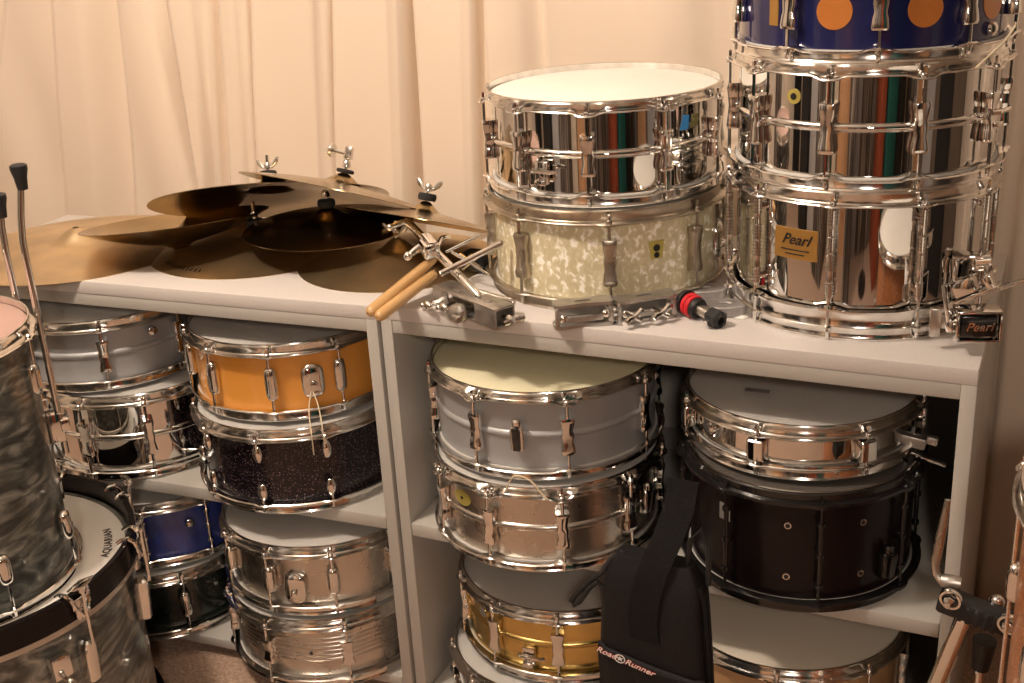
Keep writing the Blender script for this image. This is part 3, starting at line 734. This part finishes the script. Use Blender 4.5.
c, z = cymbal('topmost cymbal of the pile, sloping to the right with a chrome tee on it', (-1.105, .250, .903), .182, BRONZD, (-22.880, 6.360, 0), 23.69, bow=.022, hb=.018)
wing(c, z, .030, wings=False, felth=.006)
MB().tube([(0, 0, z + .034), (-.032, 0, z + .036)], .003, 8).box((0, 0, z + .036), (.014, .012, .022), bev=.002).lathe([(0, -.003), (.012, -.003), (.013, 0), (.012, .003), (0, .003)], 18, T(-.036, 0, z + .036) @ RY(pi / 2), closed=False).build('tee_handle', CH, c)
c, z = cymbal('cymbal with wing nut leaning against the cream pearl drum', (-.925, .225, .873), .137, BRONZD, (-21.240, 4.400, 0), 21.64, bow=.018, hb=.018)
wing(c, z, .014, felth=.012)

# ------------------------------------------------------------------ sticks, clamps, hardware on the worktop
def drumstick(label, a, b_, r, grp):
    a, b_ = Vector(a), Vector(b_); L = (b_ - a).length
    M = frame(a, b_ - a)
    pts = [(0, 0, 0), (.003, 0, 0), (.009, 0, 0), (L * .35, 0, 0), (L * .6, 0, 0), (L * .85, 0, 0), (L * .95, 0, 0), (L * .985, 0, 0), (L, 0, 0)]
    rr = [.4 * r, .8 * r, r, r, r * .96, r * .85, r * .8, r * .7, r * .4]
    o = MB().tube(pts, rr, 16).build('drumstick', STICK, None, M)
    tag(o, label, 'drumstick', grp); return o
d0 = PZ(368, 314, H + .012); d1 = PZ(430, 262, H + .052)
n0 = Vector((.0, 0, 0))
drumstick('wooden drumstick, left of the pair jutting over the worktop edge', d0, d1 + (d1 - d0) * .08, .0094, 'pair of drumsticks')
e0 = PZ(377, 318, H + .011); e1 = PZ(434, 274, H + .036)
drumstick('wooden drumstick, right of the pair jutting over the worktop edge', e0, e1 + (e1 - e0) * .02, .0094, 'pair of drumsticks')

def wingscrew(M, mat=CH, L=.03, parent=None):
    w = MB().tube([(0, 0, 0), (L, 0, 0)], .0032, 10)
    w.tube([(L - .002, 0, 0), (L + .008, 0, 0)], [.0065, .005], 12)
    for s in (-1, 1): w.tube([(L + .003, s * .004, 0), (L + .009, s * .012, 0), (L + .010, s * .019, 0)], [.0045, .005, .0035], 8)
    return w.build('wing_screw', mat, parent, M)

# multi clamp with crossed rods
B0 = PZ(443, 292, H + .018); B1 = PZ(505, 317, H + .018)
mc = thing('multi_clamp', 'silver multi-clamp with long crossed rods, next to the drumsticks', 'clamp', frame(B0, B1 - B0))
L0 = (B1 - B0).length
bd = MB()
bd.box((L0 / 2, 0, .014), (L0, .038, .004), bev=.001).box((L0 / 2, 0, -.0145), (L0, .038, .004), bev=.001)
bd.box((L0 / 2, .017, 0), (L0, .004, .030), bev=.001).box((L0 * .12, -.017, 0), (L0 * .24, .004, .030), bev=.001).box((L0 * .84, -.017, 0), (L0 * .32, .004, .030), bev=.001)
bd.box((L0 * .3, -.004, .0165), (.012, .008, .002), bev=.0005).box((L0 * .78, -.004, .0165), (.012, .008, .002), bev=.0005)
bd.build('clamp_body', DULL, mc)
Mi = mc.matrix_world.inverted()
for q, (x, y) in enumerate([(428, 305), (452, 305), (470, 309)]):
    p = Mi @ PZ(x, y, H + .010)
    ob = MB().tube([(0, 0, 0), (0, -.020, 0)], .0042, 10).sphere((0, -.022, 0), .0075, sc3=(1.3, .8, 1)).sphere((.010, -.024, .002), .005).sphere((-.010, -.024, -.002), .005).build('wing_screw', CH, mc, T(p.x, max(p.y, -.024) + .006, p.z))
ob = wingscrew(T(L0 - .004, 0, 0), CH, .016, mc)
rb_ = MB().loft([(-.012, .010, .016, 0), (-.004, .012, .020, 0), (.006, .010, .018, .003), (.012, .006, .010, .006)], T(L0 * .50, -.030, -.004), p=2.6).tube([(L0 * .50 - .018, -.034, -.006), (L0 * .50 + .02, -.040, -.010)], .005, 8).build('knob', DULL, mc)
def rodpart(p0, p1, r, name='rod', thr=False, tip=True):
    p0 = Mi @ Vector(p0); p1 = Mi @ Vector(p1); n = 40 if thr else 2
    pts = [p0.lerp(p1, q / n) for q in range(n + 1)]; rr = [r * (1 + (.12 if thr and q % 2 else 0)) for q in range(n + 1)]
    if tip: pts += [p1 + (p1 - p0).normalized() * .006]; rr += [r * .5]
    return MB().tube(pts, rr, 12).build(name, CH, mc)
rodpart(PZ(408, 222, H + .098), PZ(478, 296, H + .036), .0068)
rodpart(PZ(440, 274, H + .060), PZ(502, 243, H + .092), .0046, thr=True)
rodpart(PZ(446, 252, H + .055), PZ(478, 236, H + .075), .0028)
rodpart(PZ(452, 252, H + .060), PZ(486, 273, H + .030), .0024)
rodpart(PZ(478, 292, H + .034), PZ(512, 302, H + .022), .0052)
# split clamp gripping the long rod
q0 = Mi @ PZ(425, 243, H + .085); q1 = Mi @ PZ(434, 254, H + .078)
sb = MB().box((0, 0, 0), (.034, .026, .024), frame(q0.lerp(q1, .5), q1 - q0), bev=.004).box((0, 0, .016), (.040, .014, .006), frame(q0.lerp(q1, .5), q1 - q0), bev=.002)
sb.build('rod_clamp', CH, mc)
q2 = Mi @ PZ(408, 256, H + .070)
MB().tube([q0, q0.lerp(q2, .5), q2], [.0055, .0065, .0045], 10).sphere(q2, .0075).build('thumb_screw', CH, mc)
q3 = Mi @ PZ(390, 227, H + .095); q4 = Mi @ PZ(407, 221, H + .098)
MB().tube([q4, q3], [.006, .0045], 10).sphere(q3, .0065).build('thumb_screw', CH, mc)
q5 = Mi @ PZ(442, 238, H + .083)
MB().tube([q1, q5], .0045, 8).tube([q5, q5 + Vector((.02, 0, .006))], .004, 8).build('bolt', CH, mc)

# black-bodied hi-hat stand clamp lying behind the rods
hc = PZ(474, 262, H + .018)
hh = thing('cymbal_clamp', 'small black clamp with chrome pins, wedged behind the crossed rods', 'clamp', T(*hc))
MB().box((0, .01, 0), (.046, .040, .032), bev=.006).build('clamp_body', RUB, hh)
MB().tube([(-.02, -.012, .016), (.022, -.016, -.004)], .0026, 8).tube([(-.016, -.014, -.010), (.020, -.012, .018)], .0026, 8).build('pin', CH, hh)
MB().sphere((.004, -.014, .014), .006).build('knob', CH, hh)

# two flat hinged clamps in front of the cream pearl drum
def hinged(label, x0, y0, x1, y1, wings_px, grp):
    A = PZ(x0, y0, H + .0195); B = PZ(x1, y1, H + .0195)
    t = thing('hinged_clamp', label, 'clamp', frame(A, B - A), grp)
    L = (B - A).length; w = .016
    out = []; inn = []
    N = 40
    for q in range(N):
        a = 2 * pi * q / N; cx = cos(a); sx = sin(a)
        x = L / 2 + L / 2 * math.copysign(abs(cx) ** .35, cx); tt = (x / L - .5) * 2
        yy = w * (1.05 - .35 * math.exp(-(tt / .45) ** 2)) * math.copysign(abs(sx) ** .35, sx)
        out.append((x, yy)); inn.append((L / 2 + .013 * cx, .0038 * sx))
    MB().prism(out, .013, .018, hole=inn).build('clamp_plate', DULL, t)
    MB().prism(out, -.019, -.014, hole=inn).build('clamp_plate', DULL, t)
    sl = MB()
    sl.box((.004, -w * .80, -.002), (.006, .004, .030), bev=.001).box((L / 2, -w * .66, -.006), (L * .62, .003, .010), bev=.001).box((L - .006, -w * .8, -.002), (.008, .004, .024), bev=.001)
    sl.box((L / 2, w * .6, -.002), (L * .8, .004, .022), bev=.001)
    sl.build('spacer', DULL, t)
    MB().sphere((.013, -w * .95, -.002), .0062, sc3=(1, .7, 1)).sphere((L - .014, -w * .95, 0), .0062, sc3=(1, .7, 1)).build('bolt', CH, t)
    for k0 in wings_px:
        w0 = MB().tube([(k0, -w * .5, -.004), (k0, -w - .012, -.004)], .0032, 8)
        w0.tube([(k0 - .014, -w - .018, -.010), (k0 - .006, -w - .013, -.006), (k0 + .006, -w - .012, -.002), (k0 + .016, -w - .008, .004)], [.0052, .0046, .0046, .0050], 8)
        w0.tube([(k0 + .012, -w - .018, -.008), (k0 - .010, -w - .006, .004)], .0035, 8).build('wing_nut', CH, t)
    return t
hinged('flat hinged metal clamp, left one in front of the cream pearl drum', 553, 315, 613, 309, [], 'hinged clamps in front of the cream pearl drum')
hinged('flat hinged metal clamp with two wing nuts, nearest the red rubber tube', 614, 311, 674, 302, [.018, .060], 'hinged clamps in front of the cream pearl drum')

# red-collared tube
A = PZ(688, 303, H + .020); B = PZ(713, 317, H + .013)
rt0 = thing('rubber_collar_rod', 'short steel rod with red rubber rings and a black hexagonal end', 'rod', frame(A, B - A) @ Matrix.Scale(.86, 4))
MB().lathe([(0, -.012), (.020, -.012), (.022, -.006), (.022, -.002), (.016, 0), (0, 0)], 28, RY(pi / 2), closed=False).build('end_disc', RUB, rt0)
for k0 in (0.001, .0105):
    MB().lathe([(.012, k0), (.019, k0), (.0205, k0 + .002), (.0205, k0 + .006), (.019, k0 + .008), (.012, k0 + .008)], 28, RY(pi / 2)).build('red_ring', REDR, rt0)
MB().lathe([(.010, .020), (.018, .020), (.0185, .024), (.017, .029), (.010, .029)], 28, RY(pi / 2)).build('black_ring', RUB, rt0)
LR = (B - A).length / .86
MB().tube([(0, 0, 0), (LR, 0, 0)], .0098, 20).build('tube', STEEL, rt0)
MB().lathe([(0, LR - .006), (.0165, LR - .006), (.0175, LR), (.0175, LR + .016), (.014, LR + .020), (.008, LR + .020), (.007, LR + .012), (0, LR + .012)], 6, RY(pi / 2), closed=False).build('hex_end', RUB, rt0, ang=20)
MB().tube([(LR + .006, -.016, -.003), (LR + .006, -.022, -.003)], .004, 10).build('screw', CH, rt0)
# two grey slotted plates
def plate_clamp(label, x, y, rot, zz, s=1.0):
    p = PZ(x, y, H + zz); out = []; inn = []
    for q in range(32):
        a = 2 * pi * q / 32
        out.append((.030 * s * math.copysign(abs(cos(a)) ** .7, cos(a)), .021 * s * math.copysign(abs(sin(a)) ** .8, sin(a)))); inn.append((.009 * s * cos(a), .0042 * s * sin(a)))
    o = MB().prism(out, -.008, .008, hole=inn).build('slotted_washer_plate', GREYC, None, T(*p) @ RZ(radians(rot)))
    bv = o.modifiers.new('bev', 'BEVEL'); bv.width = .002; bv.segments = 2; bv.limit_method = 'ANGLE'
    tag(o, label, 'metal plate', 'grey slotted plates between the drums'); return o
plate_clamp('thick grey slotted plate, front one between the cream pearl drum and the tall chrome drum', 725, 308, 20, .0085)
plate_clamp('thick grey slotted plate, rear one behind the red-ringed rod', 706, 292, 30, .0085)
tp = PZ(739, 311, H)
vt = []
for i in range(7):
    for jx in (0, 1): vt.append((jx * .022 + .004 * sin(i), -.030 + i * .008, .0008 + .006 * (i / 6) ** 2 + .0015 * sin(i * 1.7)))
tape = MB().add(vt, [(i * 2, i * 2 + 1, i * 2 + 3, i * 2 + 2) for i in range(6)]).build('paper_strip', PAPER, None, T(tp.x, tp.y, H) @ RZ(radians(-12)))
sd = tape.modifiers.new('t', 'SOLIDIFY'); sd.thickness = .0006
tag(tape, 'small curled white paper strip at the foot of the deep chrome drum', 'paper')
# spare-looking adjustable strainer assembly at the right end (belongs to the tall chrome drum)
S0 = pearl.matrix_world.inverted()
def bp_(x, y, Y): return S0 @ PY(x, y, Y)
ex = MB()
Mx = pearl.matrix_world.inverted() @ frame(PY(973, 323, .056), Vector((1, .30, .02))) @ Matrix.Scale(1.12, 4)
ex.box((.004, 0, 0), (.050, .030, .003), Mx @ T(0, 0, .0175), bev=.001).box((.004, 0, 0), (.050, .030, .003), Mx @ T(0, 0, -.0175), bev=.001)
ex.box((-.020, 0, 0), (.003, .030, .036), Mx, bev=.001).box((.028, 0, 0), (.003, .030, .036), Mx, bev=.001)
so = ex.build('snare_bracket', CH, pearl)
MB().box((.004, -.006, 0), (.040, .016, .026), Mx, bev=.002).build('bracket_plate', BLACKM, so)
link('lettering', text_mesh('Pearl', .015, CH, shear=.3, extrude=.0003), so, Mx @ T(.004, -.0150, 0) @ RX(pi / 2))
Mu = pearl.matrix_world.inverted() @ frame(PY(974, 284, .055), Vector((.82, -.10, .45)))
ub = MB().box((0, 0, 0), (.058, .026, .004), Mu @ T(0, 0, -.012), bev=.001).box((-.012, 0, .002), (.030, .024, .022), Mu, bev=.003).box((.020, 0, -.002), (.010, .024, .018), Mu, bev=.002)
ub.box((.047, -.002, -.016), (.036, .020, .003), Mu, bev=.001).box((.072, -.002, -.016), (.016, .006, .0025), Mu, bev=.001)
ub.build('throw_lever', CH, pearl)
Mv = pearl.matrix_world.inverted() @ frame(PY(971, 268, .075), Vector((1, .15, .05)))
MB().box((0, 0, .018), (.046, .026, .003), Mv, bev=.001).box((-.022, 0, 0), (.003, .026, .036), Mv, bev=.001).box((.010, .004, .006), (.020, .016, .020), Mv, bev=.003).tube([(.006, -.006, .010), (.024, -.010, .012)], .006, 12, Mv).build('strainer_housing', CH, pearl)
Mw = pearl.matrix_world.inverted() @ frame(PY(947, 296, .046), Vector((.22, -.1, -1)))
MB().box((.012, 0, 0), (.056, .014, .005), Mw, bev=.0015).box((.040, 0, 0), (.016, .016, .010), Mw, bev=.002).build('hinge_arm', CH, pearl)
Mq = pearl.matrix_world.inverted() @ frame(PY(935, 322, .055), Vector((1, .2, 0)))
MB().box((0, 0, 0), (.014, .010, .040), Mq, bev=.0015).box((.020, .006, 0), (.026, .012, .020), Mq, bev=.003).build('snare_clamp', STEEL, pearl)

# strainer hanging at the right of the shallow chrome snare
mdr = [o_ for o_ in bpy.data.objects if o_.get('label', '').startswith('shallow chrome')][0]
S1 = mdr.matrix_world.inverted()
Mx = S1 @ frame(PY(912, 440, .130), Vector((1, .1, -.18)))
q0 = MB().box((0, 0, 0), (.040, .018, .018), Mx, bev=.003).sphere((-.026, -.004, .006), .009, Mx).box((.026, -.006, .010), (.016, .012, .012), Mx, bev=.002)
q0.build('strainer', DULL, mdr)
MB().box((.030, -.008, -.014), (.052, .014, .004), Mx @ RY(radians(8)), bev=.0015).tube([(-.006, -.008, -.012), (-.002, -.010, -.034)], .005, 10, Mx).build('lever', CH, mdr)

# cords hanging at the amber drum strainer and loops on the upright stacks
def cord(parent, pts, r=.0011, name='snare_cord'):
    P = [Vector(p) for p in pts]
    out = []
    for i in range(len(P) - 1):
        p0 = P[max(i - 1, 0)]; p1 = P[i]; p2 = P[i + 1]; p3 = P[min(i + 2, len(P) - 1)]
        for q in range(8):
            t = q / 8
            out.append(.5 * ((2 * p1) + (p2 - p0) * t + (2 * p0 - 5 * p1 + 4 * p2 - p3) * t * t + (3 * p1 - p0 - 3 * p2 + p3) * t ** 3))
    out.append(P[-1]); Mi_ = parent.matrix_world.inverted()
    return MB().tube([Mi_ @ p for p in out], r, 6).build(name, TWINE, parent)
cord(yel, [PY(311, 392, -.022), PY(309, 410, -.05), PY(311, 430, -.09), PY(314, 455, -.092)])
cord(yel, [PY(313, 392, -.022), PY(318, 405, -.05), PY(322, 425, -.09), PY(325, 447, -.092)])
jd = [o_ for o_ in bpy.data.objects if o_.get('label', '').startswith('steel snare drum with an oval')][0]
cord(jd, [PY(505, 492, -.098), PY(512, 478, -.098), PY(520, 476, -.098), PY(532, 482, -.098), PY(541, 493, -.098), PY(548, 500, -.098)], .0014)
cord(bigq, [PY(976, 68, .09), PY(990, 55, .10), PY(1004, 42, .12), PY(1014, 28, .13), PY(1016, 22, .13)], .0014)

# small boxed label lines on the shallow drum head and the cream one
MB().box((-.055, -.060, .0825), (.036, .012, .0004), RZ(radians(97 + 4))).build('head_print', GREYC, mdr)

# ------------------------------------------------------------------ black bag
bagc = PY(656, 585, -.115)
bag = thing('stick_bag', 'black nylon bag with white lettering hanging in front of the right unit', 'bag', T(bagc.x, bagc.y, bagc.z) @ RZ(radians(-4)))
BS = 1.19
Lb = .30
def bag_secs(d0, inset=0):
    S = []
    for q in range(15):
        t = q / 14; z = .045 - t * Lb
        w = .060 + .016 * t; 
        e = 1.0
        if q == 0: e = .80
        if q == 1: e = .95
        if q == 14: e = .85
        S.append((z - (0 if q else -.002), w * e - inset, d0 * (e ** 2) * (.85 + .25 * sin(pi * min(1, t * 1.2))), 0))
    return S
# loft's half_w is along Y, so turn it to face the viewer
RB = RZ(pi / 2)
Sb = [(z, w, d, 0, 0) for z, w, d, _ in bag_secs(.030)]
MB().loft(Sb, RB, p=5, seg=32).build('bag_body', BAGF, bag)
fl = MB()
prof = [(-.074, -.128), (.078, -.150), (.080, -.235), (-.079, -.235)]
vsb = []; N = 24
for jj in range(9):
    for ii in range(N + 1):
        u = ii / N; x = -.069 + .140 * u; ztop = -.128 - .022 * u; zz = ztop + (-.238 - ztop) * jj / 8
        yy = -.0325 - .0035 * sin(pi * u) - .0015 * sin(jj)
        if u < .06 or u > .94: yy += .006
        vsb.append((x, yy, zz))
ff = [(j_ * (N + 1) + i_, j_ * (N + 1) + i_ + 1, (j_ + 1) * (N + 1) + i_ + 1, (j_ + 1) * (N + 1) + i_) for j_ in range(8) for i_ in range(N)]
fo = fl.add([(x, y, z + .026) for x, y, z in vsb], ff).build('pocket_flap', BAGF, bag, ang=80); sm = fo.modifiers.new('t', 'SOLIDIFY'); sm.thickness = .003
# strap going up behind, and folded end on the front
sp = MB()
spts = [(-.004, -.034, -.075), (-.006, -.036, -.040), (-.002, -.034, .000), (.006, -.030, .040), (.018, -.010, .085), (.026, .010, .125), (.028, .022, .165)]
vs2 = []
for (x, y, z) in spts:
    vs2 += [(x - .019, y, z), (x + .019, y, z), (x + .019, y + .002, z), (x - .019, y + .002, z)]
fs2 = []
for i in range(len(spts) - 1):
    for k0 in range(4): fs2.append((i * 4 + k0, i * 4 + (k0 + 1) % 4, (i + 1) * 4 + (k0 + 1) % 4, (i + 1) * 4 + k0))
fs2 += [(0, 1, 2, 3), tuple(len(spts) * 4 - 4 + k0 for k0 in range(4))]
sp.add(vs2, fs2).build('strap', BAGW, bag, ang=60)
MB().tube([(-.040, -.004, .046), (-.054, -.010, .034), (-.064, -.016, .012), (-.082, -.020, -.008), (-.100, -.022, -.036), (-.106, -.022, -.048), (-.102, -.024, -.052), (-.094, -.024, -.044), (-.080, -.022, -.016), (-.070, -.020, -.004), (-.063, -.018, -.012), (-.063, -.016, -.050), (-.070, -.012, -.16)], .0038, 8).build('drawcord', RUB, bag)
MB().tube([(.058, -.012, .02), (.066, -.014, .0), (.070, -.014, -.06), (.075, -.012, -.20)], .004, 8).build('piping', BAGW, bag)
MB().tube([(.040, -.004, .047), (.046, -.006, .09), (.058, -.004, .11), (.066, 0, .08), (.066, 0, .02)], .0035, 8).build('drawcord', RUB, bag)
def bagtext(body, s, x, z, sh=.25):
    rot = RY(radians(13))
    Mb = T(x, -.0405, z) @ rot @ RX(pi / 2)
    link('lettering', text_mesh(body, s, REDP, extrude=.0001, shear=sh, offset=.0005), bag, Mb)
    link('lettering', text_mesh(body, s, WHITEP, extrude=.0002, shear=sh), bag, T(0, -.0004, 0) @ Mb)
BTZ = -.112
bagtext('Road', .0132, -.0525, BTZ + .0040); bagtext('Runner', .0132, -.0085, BTZ - .0062)
star = []
for q in range(10):
    a = pi / 2 + q * pi / 5; rr = .0048 if q % 2 == 0 else .0020
    star.append((rr * cos(a), rr * sin(a)))
Ms = T(-.0345, -.0405, BTZ + .0002) @ RX(pi / 2)
MB().prism(star, 0, .0006).build('star_print', WHITEP, bag, Ms)
MB().lathe([(.0060, 0), (.0072, 0), (.0072, .0006), (.0060, .0006)], 28).build('ring_print', WHITEP, bag, Ms)

bag.scale = (BS, 1, 1)
# ------------------------------------------------------------------ tom holder stand, lower right
YS = -.13
st0 = PY(968, 622, YS)
base = PY(938, 683, YS - .02)
stn = thing('tom_holder_stand', 'chrome tube stand with a black rubber-padded holder arm at the lower right', 'stand', T(st0.x, st0.y, 0))
Si = stn.matrix_world.inverted()
g = lambda x, y, dy=0: Si @ PY(x, y, YS + dy)
top = g(964, 618, -.005); low = g(937, 683, -.005); dr = (low - top)
foot = top + dr * (top.z - FL - .016) / (top.z - low.z)
MB().tube([top + (top - low) * .02, foot], .0112, 20).build('tube', CH, stn)
MB().lathe([(0, -.004), (.0125, -.004), (.014, 0), (.0125, .018), (0, .018)], 18, T(*foot) @ T(0, 0, -.014), closed=False).build('rubber_foot', RUB, stn)
a0_, b0_ = g(949, 601, .0), g(1012, 625, .0)
Mh = frame(a0_, b0_ - a0_); Lh = (b0_ - a0_).length
hb_ = MB().loft([(-.012, .017, .013, 0), (-.008, .0185, .015, 0), (Lh + .008, .0175, .014, 0), (Lh + .012, .015, .012, 0)], Mh @ RY(pi / 2), p=3)
hb_.build('holder_block', RUB, stn)
for (x, y) in ((951, 599), (1009, 624)):
    p = g(x, y, -.018)
    MB().lathe([(.0105, -.003), (.0135, -.003), (.0145, .001), (.0135, .004), (.0105, .004)], 24, frame(p, Vector((.2, 1, .1))) @ RY(-pi / 2)).build('ring', CH, stn)
    MB().lathe([(0, 0), (.007, 0), (.008, .003), (.007, .010), (.005, .012), (.0045, .016), (0, .017)], 6, frame(p, Vector((.2, 1, .1))) @ RY(-pi / 2), closed=False).build('bolt', CH, stn)
for q in range(5):
    MB().box((Lh * (.22 + q * .13), -.016, .0), (.006, .004, .024), Mh, bev=.001).build('grip_rib', RUB, stn)
p = g(997, 602, .02)
MB().tube([p, p + Vector((0, 0, -.02))], .008, 14).sphere(p, .010).build('bolt', CH, stn)
MB().tube([g(948, 500, .02), g(941, 535, .015), g(935, 563, .01)], [.0040, .0064, .0066], 12).tube([g(935, 563, .01), g(936, 573, .008), g(941, 581, .005), g(950, 585, .0)], .0048, 10).build('bent_rod', STEEL, stn)
MB().lathe([(0, -.012), (.008, -.012), (.0095, -.004), (.0095, .004), (.008, .012), (0, .012)], 18, T(*g(951, 582, 0)) @ RY(pi / 2), closed=False).build('collar', DULL, stn)
MB().tube([g(985, 640, .01), g(980, 668, .01)], [.015, .011], 16).build('grip', RUB, stn)
MB().tube([g(981, 664, .01), Vector((g(977, 690, .01).x, g(977, 690, .01).y, FL + .005))], .0055, 10).build('strut', CH, stn)

# ------------------------------------------------------------------ copper sparkle drum cut by the right edge
rd = drum('floor_tom', 'copper sparkle floor drum cut off by the right edge of the photo', 'drum', (.274, -.300), FL + .0005, .7625, R=.200, n=8, phase=166,
          shell=ORSP, kind='plain', head=HEADW, lug='slim', lugL=.050, lugz=.60, rod=CH)

# ------------------------------------------------------------------ lights
def area(name, loc, target, size, power, colr, shape='DISK'):
    l = bpy.data.lights.new(name, 'AREA'); l.shape = shape; l.size = size; l.energy = power; l.color = colr
    o = bpy.data.objects.new(name, l); col.objects.link(o); o.location = loc
    o.rotation_euler = (Vector(target) - Vector(loc)).to_track_quat('-Z', 'Y').to_euler(); return o
WARM = (1, .84, .70)
pl = bpy.data.lights.new('ceiling_bulb', 'POINT'); pl.energy = 74; pl.color = WARM; pl.shadow_soft_size = .075
po = bpy.data.objects.new('ceiling_bulb', pl); col.objects.link(po); po.location = (-1.30, -.78, 2.33)
area('floor_lamp_light', (.42, -2.20, 1.85), (-.7, 0, .6), .20, 12, WARM)
f = MB().lathe([(0, 2.549), (.06, 2.549), (.06, 2.53), (.02, 2.515), (.016, 2.43), (0, 2.43)], 32, closed=False).build('lamp_holder', CRM, None, T(-1.30, -.78, 0))
tag(f, 'small cream lamp holder on the ceiling above the cymbals', 'lamp')
fl_ = thing('added_floor_lamp', 'invented floor lamp with a small cream shade, unseen behind the camera', 'lamp', T(.42, -2.31, FL))
MB().lathe([(0, 0), (.14, 0), (.14, .015), (.02, .03), (0, .03)], 32, closed=False).build('base', BLACKM, fl_)  # lamp body is invented and unseen, added to go with the front light
MB().tube([(0, 0, .02), (0, 0, 1.86)], .010, 12).build('pole', BLACKM, fl_)
MB().lathe([(.05, 1.98), (.052, 1.98), (.122, 1.86), (.120, 1.86)], 32, T(0, .0, 0)).build('lamp_shade', CRM, fl_)

w = bpy.data.worlds.new('world'); sc.world = w; w.use_nodes = True
w.node_tree.nodes['Background'].inputs['Color'].default_value = (1, .75, .55, 1); w.node_tree.nodes['Background'].inputs['Strength'].default_value = .05
sc.view_settings.view_transform = 'Standard'; sc.view_settings.look = 'None'; sc.view_settings.gamma = 1
sc.view_settings.use_curve_mapping = False; sc.view_settings.exposure = 0.32
